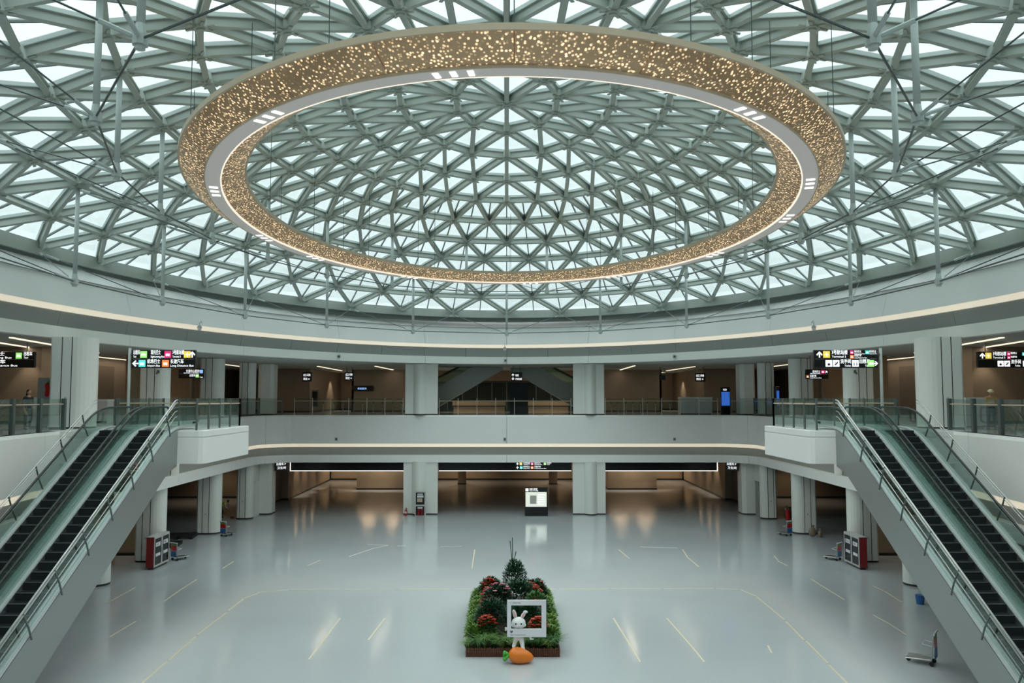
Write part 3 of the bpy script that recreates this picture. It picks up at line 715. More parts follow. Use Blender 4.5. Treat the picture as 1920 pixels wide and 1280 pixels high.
for sgn, sd in ((-1, 'left'), (1, 'right')):
    escalator(sgn, 13.72, 'inner escalator of the %s pair, next to the open hall' % sd)
    escalator(sgn, 15.31, 'outer escalator of the %s pair, next to the white parapet' % sd)
    safety_rail(sgn, 13.66, 'sloping steel safety railing on the hall side of the %s escalators' % sd, -1)
    safety_rail(sgn, 17.0, 'sloping steel safety railing on the parapet side of the %s escalators' % sd, 1, .55)
    # landing platform, white box edge
    a, b_ = sorted((sgn*12.6, sgn*19.2))
    poly = []
    for (cx, cy, a0_) in ((12.8, 34.35, 0), ):
        pass
    pl = [(sgn*13.35, 34.15), (sgn*12.85, 34.15), (sgn*12.68, 34.22), (sgn*12.6, 34.4), (sgn*12.6, 40.0), (sgn*12.7, 40.15), (sgn*19.25, 40.15), (sgn*19.1, 34.15)]
    mb = MB(); mb.prism(pl, 6.50, 7.58); mb.prism([(x+(-.03*sgn if abs(x) > 14 else .03*sgn), y+.02) for x, y in pl], 7.58, 7.62); mb.prism(pl, 7.62, FL2+.02)
    o = struct(mb.build('floor_landing', 'white', bevel=.03))
    mb = MB(); mb.prism([(sgn*12.85, 34.4), (sgn*12.85, 39.9), (sgn*19.2, 39.9), (sgn*19.2, 34.4)], FL2+.02, FL2+.035); struct(mb.build('floor_landing_top', 'ceil'))
    # glass railing of the landing
    t_ = thing('glass_railing', 'glass railing with steel posts around the %s escalator landing' % sd, 'railing', (0, 0, 0))
    pth = [(sgn*13.0, 34.3), (sgn*13.0, 39.8), (sgn*18.9, 39.8)]
    for (p, q) in zip(pth, pth[1:]):
        L = math.hypot(q[0]-p[0], q[1]-p[1]); n = max(1, round(L/1.35)); dx, dy = (q[0]-p[0])/n, (q[1]-p[1])/n
        for i in range(n+1):
            x, y = p[0]+dx*i, p[1]+dy*i
            mb = MB(); mb.box(x-.03, x+.03, y-.05, y+.05, FL2+.03, FL2+1.36); mb.build('post', 'postdark', t_)
        for i in range(n):
            x, y = p[0]+dx*i, p[1]+dy*i; mb = MB()
            mb.box(min(x+dx*.06, x+dx*.94)-.006, max(x+dx*.06, x+dx*.94)+.006, min(y+dy*.06, y+dy*.94)-.006, max(y+dy*.06, y+dy*.94)+.006, FL2+.1, FL2+1.36); mb.build('glass_panel', 'glass2', t_)
        mb = MB(); mb.tube((*p, FL2+1.12), (*q, FL2+1.12), .028, 8); mb.build('handrail', 'wood', t_)
# ------------------------------------------------------------------ glass railing round the opening
rails = {}
def railrun(pts, label, post='postdark', step=2.0, wide=.05, hr='wood'):
    t_ = thing('glass_railing', label, 'railing', (0, 0, 0))
    P = [Vector(p) for p in pts]; cum = [0]
    for i in range(1, len(P)): cum.append(cum[-1]+(P[i]-P[i-1]).length)
    n = max(1, round(cum[-1]/step))
    def at(s_):
        for i in range(1, len(P)):
            if s_ <= cum[i]+1e-6: return P[i-1].lerp(P[i], (s_-cum[i-1])/max(1e-6, cum[i]-cum[i-1]))
        return P[-1]
    q = [at(cum[-1]*i/n) for i in range(n+1)]
    for p in q:
        mb = MB(); mb.box(p.x-wide, p.x+wide, p.y-wide, p.y+wide, FL2, FL2+1.36); mb.build('post', post, t_)
    for a, b_ in zip(q, q[1:]):
        d = (b_-a).normalized(); nn = Vector((-d.y, d.x))*.007; a2 = a+d*(wide+.03); b2 = b_-d*(wide+.03)
        mb = MB(); mb.prism([(a2+nn)[:2], (b2+nn)[:2], (b2-nn)[:2], (a2-nn)[:2]], FL2+.05, FL2+1.33); mb.build('glass_panel', 'glass2', t_)
    mb = MB(); mb.path([(p.x, p.y, FL2+1.12) for p in q], .026, 8); mb.build('handrail', hr, t_)
    return t_
inset = [(x+nx*.22, y+ny*.22) for x, y, nx, ny in OPEN]
L_ = [p for p in inset[:len(half)]]
def run(cond, label, **k):
    pts = [p for p in L_ if cond(p)]
    if len(pts) > 1: railrun(pts, label, **k)
    pr_ = [(-x, y) for x, y in pts]
    if len(pr_) > 1: railrun(pr_, label.replace('left', 'right'), **k)
for a, b_, w in ((-17.0, -8.3, 'left'), (-5.4, 5.15, 'middle'), (7.9, 16.9, 'right')):
    railrun([(a, 65.45), (b_, 65.45)], 'thin glass railing across the %s bay of the upper floor' % w, post='stainless', wide=.022, step=1.45)
railrun([(-17.9, 65.15), (-18.6, 64.7), (-19.2, 63.9), (-19.5, 62.5), (-19.55, 57.2)], 'glass railing round the far left corner of the gallery')
railrun([(17.9, 65.15), (18.6, 64.7), (19.2, 63.9), (19.5, 62.5), (19.55, 57.2)], 'glass railing round the far right corner of the gallery')
for sgn, sd in ((-1, 'left'), (1, 'right')):
    railrun([(sgn*19.55, 55.6), (sgn*19.5, 47.9)], 'glass railing between the %s gallery columns' % sd)
    railrun([(sgn*19.45, 46.3), (sgn*19.3, 40.4)], 'glass railing running up to the %s escalator landing' % sd)
    railrun([(sgn*18.75, 34.6), (sgn*18.3, 29.5), (sgn*17.6, 24.5), (sgn*16.6, 20)], 'tall glass railing on the near %s parapet' % sd, step=2.1, wide=.075)

# ------------------------------------------------------------------ upper floor middle bay: crossing escalators, dark shop front, benches, totem
for sgn, w in ((-1, 'left'), (1, 'right')):
    t_ = thing('escalator', 'grey clad escalator climbing inwards in the %s half of the middle bay' % w, 'escalator', (0, 74+sgn*.9, 0))
    def LZ(x): return 7.15+.575*(6.2-abs(x))+.7        # underside
    xs0, xs1 = -7.8, .2
    low = [(xs0, LZ(7.8)-.15), (0.1, LZ(.0))]; 
    poly = [(-7.9, 7.96), (-6.9, 7.96), (-.35, 11.72), (-.35, 12.4), (-2.1, 12.4), (-3.3, 11.8), (-7.9, 9.2)]
    poly = [(-sgn*-1*0+sgn*-x if sgn > 0 else x, z) for x, z in poly]
    mb = MB(); mb.prism(poly, -.8, .8, 'y'); mb.build('truss', 'skin', t_)
    for yy in (-.72, .72):
        g = [(-7.9, 9.25), (-3.3, 11.83), (-2.4, 12.3), (-3.1, 12.6), (-7.9, 10.1)]; g = [((-x if sgn > 0 else x), z) for x, z in g]
        mb = MB(); mb.prism(g, yy-.01, yy+.01, 'y'); mb.build('glass_balustrade', 'glass', t_)
        mb = MB(); mb.path([((7.9 if sgn > 0 else -7.9), yy, 10.12), ((3.1 if sgn > 0 else -3.1), yy, 12.62)], .05, 6); mb.build('handrail', 'rubber', t_)
t_ = thing('shop_front', 'dark unlit shop front behind the crossing escalators', 'shop front', (0, 83, FL2))
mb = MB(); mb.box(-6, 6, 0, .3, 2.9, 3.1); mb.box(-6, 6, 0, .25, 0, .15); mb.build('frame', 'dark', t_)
for i in range(9):
    mb = MB(); mb.box(-6+i*1.5-.03, -6+i*1.5+.03, 0, .15, .1, 2.9); mb.build('mullion', 'steel_dark', t_)
for i in range(8):
    mb = MB(); mb.box(-6+i*1.5+.05, -4.5+i*1.5-.05, .05, .08, .1, 2.9); mb.build('glass_pane', 'glass2', t_)
for x0, x1, y, w in ((-5.2, -.1, 78.5, 'left of the black totem'), (2.0, 6.0, 78.5, 'right of the black totem')):
    t_ = thing('counter', 'long brown timber counter %s on the upper floor' % w, 'counter', ((x0+x1)/2, y, FL2)); L = (x1-x0)/2
    mb = MB(); mb.box(-L, L, -.3, .3, .62, 1.0); mb.build('top_panel', 'tan3', t_, bevel=.01)
    mb = MB(); mb.box(-L+.1, L-.1, -.2, .25, 0, .52); mb.build('base_panel', 'tan3', t_)
    mb = MB(); mb.box(-L+.05, L-.05, -.22, .22, .52, .62); mb.build('shadow_gap', 'dark', t_)
for x0, x1, w in ((-6.3, -2.2, 'left'), (2.2, 6.3, 'right')): area('counter_fill_light', ((x0+x1)/2, 77.3, 11.8), (0, 0, 0), 3, .5, 110, WARM)  # added area lights that brighten the counters, no lamp built there
t_ = thing('totem', 'tall black information totem standing behind the middle railing', 'totem', (1.0, 66.9, FL2))
mb = MB(); mb.box(-.74, .74, -.12, .12, 0, 2.6); mb.build('body', 'totemblack', t_, bevel=.02)
mb = MB(); mb.box(-.8, .8, -.25, .25, 0, .05); mb.build('foot', 'plinth', t_)
# screens and desks
for sgn, x, y, w in ((1, 18.8, 67.9, 'facing the hall beside the right corner panel'), ):
    t_ = thing('totem', 'black totem with a glowing blue screen at the right gallery corner', 'totem', (17.75, 66.3, FL2))
    mb = MB(); mb.box(-.37, .37, -.1, .1, 0, 2.25); mb.build('body', 'black', t_, bevel=.02)
    mb = MB(); mb.box(-.33, .33, -.112, -.1, .75, 1.85); mb.build('screen', 'screen', t_)
    text('信息', .16, -.2, 1.98, -.113, 'ltext', t_)
t_ = thing('totem', 'narrow blue lit totem seen edge-on between the right gallery columns', 'totem', (19.9, 60.2, FL2), .9)
mb = MB(); mb.box(-.3, .3, -.1, .1, 0, 2.2); mb.build('body', 'black', t_, bevel=.02)
mb = MB(); mb.box(-.26, .26, -.112, -.1, .8, 1.9); mb.build('screen', 'screen', t_)
def desk(x0, x1, y, h, label, rz=0):
    t_ = thing('service_desk', label, 'desk', ((x0+x1)/2, y, FL2), rz); L = (x1-x0)/2
    n = 2 if x1-x0 > 2 else 1
    for i in range(n):
        a = -L+2*L*i/n; mb = MB(); mb.box(a+.02, a+2*L/n-.02, -.35, -.25, .08, h-.12); mb.build('front_panel', 'glass2' if 0 else 'board', t_, bevel=.01)
    mb = MB(); mb.box(-L, L, -.4, .4, h-.12, h); mb.build('desk_top', 'white', t_, bevel=.01)
    mb = MB(); mb.box(-L, -L+.06, -.25, .35, 0, h-.12); mb.box(L-.06, L, -.25, .35, 0, h-.12); mb.build('side_panel', 'white2', t_)
    mb = MB(); mb.box(-L+.1, L-.1, -.28, -.2, 0, .08); mb.build('plinth', 'plinth', t_); return t_
desk(14.45, 17.2, 68.6, 1.42, 'wide pale service desk behind the right bay railing')
desk(-22.3, -21.3, 38.3, 1.4, 'tall pale service desk behind the near left railing')
desk(21.3, 22.3, 38.3, 1.4, 'tall pale service desk behind the near right railing')
desk(-24.2, -22.2, 45.8, 1.3, 'pale service desk beside the nearest left gallery column')
# retractable-belt posts on the upper floor
for x0, x1, y, w in ((-15.6, -8.9, 69.5, 'left'), (8.9, 13.9, 69.5, 'right')):
    n = 9
    for i in range(n):
        x = x0+(x1-x0)*i/(n-1)
        t_ = thing('queue_post', 'slim steel queue post in the row behind the %s bay railing' % w, 'post', (x, y+.4*(i % 2), FL2), 0, 'queue posts behind the %s bay railing' % w)
        mb = MB(); mb.tube((0, 0, 0), (0, 0, .03), .16, 12); mb.build('base', 'postdark', t_)
        mb = MB(); mb.tube((0, 0, .03), (0, 0, .95), .03, 8); mb.build('pole', 'stainless', t_)
        mb = MB(); mb.tube((0, 0, .9), (0, 0, 1.0), .045, 8); mb.build('belt_head', 'plinth', t_)
# linear ceiling lamps
def linelamp(x0, y0, x1, y1, label, z=ZC2):
    d = Vector((x1-x0, y1-y0)); n = Vector((-d.y, d.x)).normalized()*.07; a = Vector((x0, y0)); b_ = Vector((x1, y1))
    mb = MB(); mb.prism([tuple(a+n), tuple(b_+n), tuple(b_-n), tuple(a-n)], z-.02, z+.04); tag(mb.build('ceiling_lamp', 'lampline'), label, 'light')
    m_ = (a+b_)/2; area('lamp_and_fill_light', (m_.x, m_.y, z-.03), (0, 0, math.atan2(d.y, d.x)), d.length, .13, d.length*3.2, WARM)
linelamp(-16.3, 70.2, -16.6, 82, 'line lamp slanting over the lit opening in the left bay')
linelamp(-11.3, 70, -11.1, 79.5, 'short line lamp near the broad left column')
linelamp(11.1, 79.5, 10.85, 69, 'short line lamp near the broad right column')
linelamp(16.1, 82, 16.4, 71, 'line lamp slanting over the desk in the right bay')
for sgn, sd in ((-1, 'left'), (1, 'right')):
    linelamp(sgn*27.2, 52.8, sgn*27.3, 60, 'far line lamp on the ceiling of the %s side gallery' % sd)
    linelamp(sgn*22.9, 62.5, sgn*23.2, 74, 'line lamp between the far %s gallery columns' % sd)
    linelamp(sgn*22.3, 36.5, sgn*24.6, 49.0, 'near line lamp on the ceiling of the %s side gallery' % sd)
    linelamp(sgn*24.6, 38, sgn*26.6, 48.5, 'second line lamp, parallel to the near one, in the %s side gallery' % sd)
    linelamp(sgn*(17.1 if sgn < 0 else 17.1), 88, sgn*15.4, 88, 'cross lamp at the back of the %s lit opening' % sd)
# ------------------------------------------------------------------ hanging signs
def arrow(x, z, s_, ang, parent, y=-.075):
    """white arrow centred on x,z pointing up, rotated by ang"""
    w = .11*s_; pts = [(-w, -.5*s_), (w, -.5*s_), (w, .12*s_), (.38*s_, -.2*s_), (.5*s_, .0), (0, .5*s_), (-.5*s_, .0), (-.38*s_, -.2*s_), (-w, .12*s_)]
    ca, sa = math.cos(ang), math.sin(ang); q = [(x+a*ca-b_*sa, z+a*sa+b_*ca) for a, b_ in pts]
    mb = MB(); mb.add([(a, y, b_) for a, b_ in q], [tuple(range(9))]); return mb.build('arrow', 'ltext', parent)
def icon(x, z, s_, m, parent, kind='bus', y=-.075):
    mb = MB(); mb.box(x-s_/2, x+s_/2, y, -.06, z-s_/2, z+s_/2); o = mb.build('pictogram', m, parent)
    mb = MB(); f = y-.004; u = s_
    if kind == 'bus': mb.box(x-.3*u, x+.3*u, f, y, z-.2*u, z+.12*u); mb.box(x-.22*u, x-.1*u, f, y, z-.28*u, z-.2*u); mb.box(x+.1*u, x+.22*u, f, y, z-.28*u, z-.2*u)
    elif kind == 'taxi': mb.prism([(x-.36*u, z-.15*u), (x+.36*u, z-.15*u), (x+.34*u, z+.02*u), (x+.2*u, z+.04*u), (x+.12*u, z+.17*u), (x-.14*u, z+.17*u), (x-.24*u, z+.04*u), (x-.36*u, z)], f, y, 'y')
    elif kind == 'plane': mb.prism([(x-.05*u, z-.35*u), (x+.05*u, z-.35*u), (x+.05*u, z), (x+.35*u, z-.08*u), (x+.05*u, z+.14*u), (x, z+.36*u), (x-.05*u, z+.14*u), (x-.35*u, z-.08*u), (x-.05*u, z)], f, y, 'y')
    elif kind == 'wc':
        for d in (-.2, .2): mb.box(x+(d-.07)*u, x+(d+.07)*u, f, y, z-.35*u, z+.12*u); mb.box(x+(d-.05)*u, x+(d+.05)*u, f, y, z+.17*u, z+.3*u)
    elif kind == 'chair': mb.box(x-.05*u, x+.02*u, f, y, z-.1*u, z+.3*u); mb.box(x-.05*u, x+.22*u, f, y, z-.14*u, z-.06*u); mb.prism([(x+.22*math.cos(a)*u-.02*u, z-.16*u+.2*math.sin(a)*u) for a in [i*PI/5 for i in range(10)]], f, y, 'y')
    elif kind == 'baby': mb.prism([(x-.3*u, z-.2*u), (x-.1*u, z-.3*u), (x+.3*u, z+.1*u), (x+.2*u, z+.3*u)], f, y, 'y'); mb.box(x-.2*u, x-.08*u, f, y, z+.1*u, z+.24*u)
    elif kind == 'P': pass
    if mb.v: mb.build('symbol', 'ink' if m == 'ltext' else 'ltext', o)
    return o
def two(x, z, cn, en, parent, s_=1.0, right=False, wcn=None, wen=None):
    a = text(cn, .27*s_, x, z+.02*s_, -.066, 'ltext', parent, wcn); b_ = text(en, .155*s_, x, z-.17*s_, -.066, 'ltext', parent, wen)
def signbox(label, cx, y, z, w, h, hang=None, pole=None, split=True, rz=0):
    t_ = thing('hanging_sign', label, 'sign', (cx, y, z), rz)
    mb = MB(); mb.box(-w/2, w/2, -.06, .1, 0, h); mb.build('housing', 'signblack', t_, bevel=.02)
    if split: mb = MB(); mb.box(-w/2+.06, w/2-.06, -.068, -.06, h/2-.008, h/2+.008); mb.build('divider', 'stainless', t_)
    if hang:
        for hx in hang: mb = MB(); mb.tube((hx, .02, h), (hx, .02, ZC2-z), .03, 8); mb.build('hanger', 'postdark', t_)
    if pole is not None:
        mb = MB(); mb.tube((pole, .02, FL2-z+.02), (pole, .02, h+.1), .07, 10); mb.build('pole', 'strut', t_, smooth=True)
        mb = MB(); a, b_ = sorted((pole, math.copysign(w/2, pole))); mb.box(a, b_, -.02, .06, h*.3, h*.4); mb.box(a, b_, -.02, .06, h*.7, h*.8); mb.build('bracket', 'postdark', t_)
    return t_
# near left
t_ = signbox('two-line black direction sign on the pole by the left escalators', -16.42, 39.0, EYE+1.41, 3.05, .86, pole=-1.66)
zt, zb = .645, .215
two(-1.45, zt, '出租车', 'Taxi', t_, .86, wcn=.32, wen=.14); icon(-.96, zt, .32, 'ygr', t_, 'taxi')
two(-.62, zt, '观光巴士', 'Sightseeing Bus', t_, .86, wcn=.48, wen=.66); icon(.20, zt, .32, 'ypk', t_, 'bus')
two(.42, zt, '3号航站楼', 'Terminal 3', t_, .86, wcn=.56, wen=.40); icon(1.13, zt, .32, 'yye', t_, 'plane'); arrow(1.37, zt, .3, 0, t_)
arrow(-1.34, zb, .3, PI/2, t_); icon(-1.02, zb, .32, 'ycy', t_, 'bus'); two(-.78, zb, '机场巴士', 'Airport Bus', t_, .86, wcn=.62, wen=.62)
icon(.10, zb, .32, 'yor', t_, 'bus'); two(.33, zb, '长途汽车', 'Long Distance Bus', t_, .86, wcn=.64, wen=1.12)
# near right
t_ = signbox('two-line black direction sign on the pole by the right escalators', 16.24, 39.0, EYE+1.41, 3.05, .86, pole=1.70)
arrow(-1.27, zt, .3, 0, t_); icon(-.93, zt, .32, 'yye', t_, 'plane'); two(-.68, zt, '3号航站楼', 'Terminal 3', t_, .86, wcn=.76, wen=.68)
icon(.28, zt+.1, .17, 'ypk', t_, 'bus'); text('观光巴士', .12, .40, zt+.10, -.066, 'ltext', t_, .34); text('Sightseeing Bus', .075, .40, zt+.01, -.066, 'ltext', t_, .5)
icon(.28, zt-.11, .17, 'yor', t_, 'bus'); text('长途汽车', .12, .40, zt-.09, -.066, 'ltext', t_, .34); text('Long Distance Bus', .075, .40, zt-.18, -.066, 'ltext', t_, .6)
icon(1.02, zt+.1, .17, 'ycy', t_, 'bus'); text('机场巴士', .12, 1.12, zt+.10, -.066, 'ltext', t_, .34); text('Airport Bus', .075, 1.12, zt+.01, -.066, 'ltext', t_, .36)
icon(-.83, zb, .31, 'ltext', t_, 'chair'); icon(-.48, zb, .31, 'ltext', t_, 'baby'); two(-.27, zb, '洗手间', '', t_, .86, wcn=.5); text('Toilet', .13, -.08, zb-.15, -.066, 'ltext', t_, .3)
icon(.44, zb, .31, 'ltext', t_, 'wc'); text('出租车', .23, .64, zb+.02, -.066, 'ltext', t_, .5); text('Taxi', .13, .9, zb-.15, -.066, 'ltext', t_, .23); icon(1.31-.13, zb, .31, 'ygr', t_, 'taxi'); arrow(1.40, zb, .24, -PI/2, t_)
# far left, cut by the frame edge
t_ = signbox('black direction sign hanging at the far left edge of the picture', -24.55, 40, EYE+1.46, 2.75, .79, hang=(-1.0, .95))
two(-1.2, .59, '观光巴士', 'Sightseeing Bus', t_, .8, wcn=1.1, wen=1.45); icon(.60, .59, .29, 'ygr', t_, 'taxi'); two(.84, .59, '出租车', 'Taxi', t_, .8, wcn=.42, wen=.22)
two(-1.2, .2, '长途汽车', 'Long Distance Bus', t_, .8, wcn=1.15, wen=1.75)
t_ = signbox('black direction sign hanging at the far right edge of the picture', 24.55, 40, EYE+1.46, 2.85, .79, hang=(-1.0, 1.0))
arrow(-1.2, .59, .27, 0, t_); icon(-.9, .59, .29, 'yye', t_, 'plane'); two(-.68, .59, '3号航站楼', 'Terminal 3', t_, .8, wcn=.66, wen=.6)
icon(.1, .68, .15, 'ypk', t_, 'bus'); text('观光巴士', .11, .2, .67, -.066, 'ltext', t_, .3); icon(.1, .5, .15, 'ypk', t_, 'bus'); text('长途汽车', .11, .2, .49, -.066, 'ltext', t_, .3); icon(.85, .67, .16, 'ycy', t_, 'bus')
icon(-.32, .2, .28, 'ltext', t_, 'chair'); icon(.0, .2, .28, 'ltext', t_, 'baby'); two(.2, .2, '洗手间', '', t_, .8, wcn=.48); text('Toilet', .12, .38, .06, -.066, 'ltext', t_, .26); icon(.92, .2, .28, 'ltext', t_, 'wc')
# smaller signs behind
t_ = signbox('small black sign below the left pole sign, with blue and green icons', -21.28, 55, EYE+1.29, 1.7, .62, hang=(-.5, .5))
text('交通中心服务', .2, -.35, .42, -.066, 'ltext', t_, .9); text('Service Centre', .1, -.5, .33, -.066, 'ltext', t_, 1.0); icon(.68, .46, .22, 'ybl', t_, 'P'); text('出租车', .18, -.1, .13, -.066, 'ltext', t_, .4); icon(.42, .17, .22, 'ygr', t_, 'taxi'); text('Taxi', .1, .58, .05, -.066, 'ltext', t_, .22)
t_ = signbox('small black sign below the right pole sign, with a pink icon', 19.8, 52, EYE+1.17, 1.45, .62, hang=(-.4, .4))
text('观光巴士', .17, -.3, .42, -.066, 'ltext', t_, .5); text('Sightseeing Bus', .09, -.45, .33, -.066, 'ltext', t_, .65); icon(.36, .46, .22, 'ypk', t_, 'bus'); arrow(.58, .46, .18, -PI/4, t_)
icon(-.62, .16, .15, 'yor', t_, 'bus'); text('长途汽车', .16, -.48, .14, -.066, 'ltext', t_, .42); text('Long Distance Bus', .09, -.48, .05, -.066, 'ltext', t_, .75)
for x, y, z, w, h, lab, rows in [(-17.62, 72, 10.67, .82, .84, 'small lit sign hanging left of the line lamp in the left bay', 2), (-13.9, 72, 10.75, .8, .76, 'small lit sign hanging over the lit opening of the left bay', 2),
                               (17.1, 72, 10.67, .9, .74, 'small lit sign hanging near the desk in the right bay', 2), (13.75, 72, 10.8, .55, .42, 'small unlit sign hanging over the lit opening of the right bay', 0)]:
    t_ = signbox(lab, x, y, z, w, h, hang=(-w*.3, w*.3), split=False)
    if rows:
        text('出口 问询', .24, -w*.4, h*.58, -.066, 'ltext', t_, w*.75); text('到达 ←', .24, -w*.4, h*.17, -.066, 'ltext', t_, w*.72)
t_ = signbox('small lit arrow sign hanging in front of the crossing escalators', .85, 69, 10.55, .95, .85, hang=(-.3, .3), split=False)
arrow(-.32, .62, .22, 0, t_); arrow(-.32, .3, .22, PI, t_); text('地铁', .22, -.12, .5, -.066, 'ltext', t_, .3); text('3号航站楼', .2, -.12, .2, -.066, 'ltext', t_, .55)
# ground floor signs
t_ = thing('direction_sign', 'two-line lit sign on the black header of the middle bay', 'sign', (2.22, 65.9, 3.5)); w = 3.1
mb = MB(); mb.box(-w/2, w/2, -.06, .05, 0, .62); mb.build('housing', 'signblack', t_)
arrow(-1.35, .46, .2, 0, t_); icon(-1.08, .46, .22, 'yye', t_, 'plane'); text('3号航站楼', .14, -.88, .47, -.066, 'ltext', t_, .52); text('Terminal 3', .1, -.88, .37, -.066, 'ltext', t_, .48)
icon(-.18, .46, .22, 'ypk', t_, 'bus'); text('观光巴士', .14, 0, .47, -.066, 'ltext', t_, .5); text('Sightseeing Bus', .1, 0, .37, -.066, 'ltext', t_, .62); icon(.85, .46, .2, 'ygr', t_, 'taxi'); text('出租车', .14, 1.02, .47, -.066, 'ltext', t_, .35); text('Taxi', .1, 1.02, .37, -.066, 'ltext', t_, .2)
arrow(-1.35, .16, .2, 0, t_); icon(-1.05, .16, .22, 'ycy', t_, 'bus'); text('机场巴士', .15, -.88, .17, -.066, 'ltext', t_, .52); text('Airport Bus', .1, -.88, .06, -.066, 'ltext', t_, .5)
icon(-.18, .16, .22, 'yor', t_, 'bus'); text('长途汽车', .15, 0, .17, -.066, 'ltext', t_, .52); text('Long Distance Bus', .1, 0, .06, -.066, 'ltext', t_, .95)
for sx_, sd in ((-1, 'left'), (1, 'right')):
    t_ = thing('direction_sign', 'angled lit sign under the slab at the %s hall corner' % sd, 'sign', (sx_*18.15, 66.1, 3.40), -sx_*.5)
    mb = MB(); mb.tube((0, .02, .74), (0, .02, .82), .04, 8); mb.build('hanger', 'postdark', t_)
    mb = MB(); mb.box(-.5, .5, -.06, .1, 0, .74); mb.build('housing', 'signblack', t_); text('出租车 P', .22, -.4, .44, -.066, 'ltext', t_, .75); text('卫生间', .22, -.35, .14, -.066, 'ltext', t_, .7)
t_ = thing('wall_sign', 'long dark wall sign on the brown wall of the left bay', 'sign', (-14.1, 79.9, FL2+2.05))
mb = MB(); mb.box(-1.05, 1.05, -.05, .05, 0, .5); mb.build('panel', 'signblack', t_); text('贵宾服务', .22, -.5, .14, -.056, 'ybl', t_, .9)

# information kiosk on the ground floor
t_ = thing('map_kiosk', 'black free-standing kiosk with a bright map in front of the middle bay', 'kiosk', (2.33, 64.7, 0))
mb = MB(); mb.box(-.9, .9, -.15, .15, .02, 2.2); mb.build('body', 'black', t_, bevel=.02)
mb = MB(); mb.box(-.85, .80, -.165, -.15, .72, 1.86); mb.build('map_panel', 'map', t_)
mb = MB(); mb.box(-.85, -.62, -.165, -.15, 1.93, 2.14); mb.build('icon_panel', 'ltext', t_)
text('i', .2, -.76, 1.96, -.17, 'ink', t_); text('交通中心导览图', .15, -.55, 2.03, -.166, 'ltext', t_, .62); text('Transport Centre Map', .08, -.55, 1.94, -.166, 'ltext', t_, .7)
for i in range(5): text('服务 Service', .12, .12, 1.62-i*.18, -.167, 'ltext', t_, .5)
mb = MB(); mb.box(-.5, .0, -.168, -.165, .95, 1.6); mb.build('map_plan', 'paper', t_)
# sensors and cameras
for i, x in enumerate((-13.55, -.15, 13.35)):
    t_ = thing('wall_sensor', 'small grey square sensor on the white parapet, %s of the three' % ('leftmost', 'middle one', 'rightmost')[i], 'sensor', (x, 65.18, 5.85))
    mb = MB(); mb.box(-.1, .1, -.05, 0, 0, .22); mb.build('housing', 'gray', t_, bevel=.01); mb = MB(); mb.tube((0, -.05, .11), (0, -.07, .11), .05, 10); mb.build('lens', 'black', t_)
for i, (x, y) in enumerate(((-12.1, 58.8), (-.1, 65.15), (12.1, 58.8))):
    t_ = thing('wall_sensor', 'small square sensor on the curved upper fascia, %s' % ('left', 'centre', 'right')[i], 'sensor', (x, y-.12, 12.1))
    mb = MB(); mb.box(-.1, .1, -.05, .1, 0, .22); mb.build('housing', 'gray', t_, bevel=.01); mb = MB(); mb.tube((0, -.05, .11), (0, -.07, .11), .05, 10); mb.build('lens', 'black', t_)
for x, y, z, w in ((-18.0, 47.6, 13.3, 'left'), (-.15, 64.7, 13.1, 'middle'), (18.0, 47.6, 13.3, 'right')):
    t_ = thing('security_camera', 'white dome camera hanging from the curved fascia on the %s' % w, 'camera', (x, y, z))
    mb = MB(); mb.path([(0, .3, .35), (0, .05, .45), (0, -.05, .35), (0, -.05, .1)], .03, 6); mb.build('arm', 'strut', t_)
    mb = MB(); mb.ball((0, -.05, 0), .13); mb.build('dome', 'board', t_, smooth=True)
    mb = MB(); mb.tube((0, -.05, .05), (0, -.05, .16), .15, 12, .08); mb.build('hood', 'gray', t_)
for sgn, sd in ((-1, 'left'), (1, 'right')):
    t_ = thing('security_camera', 'dark bullet camera on the %s gallery column under the pole sign' % sd, 'camera', (sgn*19.9, 46.45, 10.62))
    mb = MB(); mb.tube((0, .12, .1), (0, -.15, .0), .05, 8); mb.build('body', 'postdark', t_); mb = MB(); mb.box(-.05, .05, .05, .14, .02, .2); mb.build('bracket', 'postdark', t_)

# ------------------------------------------------------------------ fire cabinets
def cabinet(label, loc, rz):
    t_ = thing('fire_cabinet', label, 'cabinet', loc, rz)     # front faces -Y locally
    w, d, h = 1.95, .42, 1.72
    mb = MB(); mb.box(-w/2, w/2, 0, d, .1, h); mb.build('body', 'red', t_, bevel=.015)
    mb = MB(); mb.box(-w/2+.1, w/2-.1, .06, d-.06, 0, .1); mb.build('plinth', 'plinth', t_)
    mb = MB(); mb.box(-w/2-.01, w/2+.01, -.01, d, h, h+.03); mb.build('top', 'paper', t_)
    for s_ in (-1, 1):
        a = 0 if s_ > 0 else -w/2; f = MB()
        f.box(a, a+w/2, -.03, 0, .12, .22); f.box(a, a+w/2, -.03, 0, h-.1, h); f.box(a, a+.08, -.03, 0, .22, h-.1); f.box(a+w/2-.08, a+w/2, -.03, 0, .22, h-.1)
        dr = f.build('door', 'paper', t_)
        mb = MB(); mb.box(a+.08, a+w/2-.08, -.02, -.01, .22, h-.1); mb.build('glass', 'black', dr)
        mb = MB(); mb.box(a+.2, a+w/2-.2, -.026, -.021, 1.18, 1.4); mb.box(a+.2, a+w/2-.2, -.026, -.021, .66, .82); mb.build('notice', 'board', dr)
        mb = MB(); mb.tube((s_*.05, -.05, .8), (s_*.05, -.05, 1.1), .012, 6); mb.build('handle', 'stainless', dr)
        text('消防', .13, a+.3, 1.24, -.028, 'red', dr)
    return t_
cabinet('red fire equipment cabinet in front of the nearest left ground-floor column', (-19.02, 45.55, 0), PI/2)
cabinet('red fire equipment cabinet in front of the nearest right ground-floor column', (19.02, 45.55, 0), -PI/2)
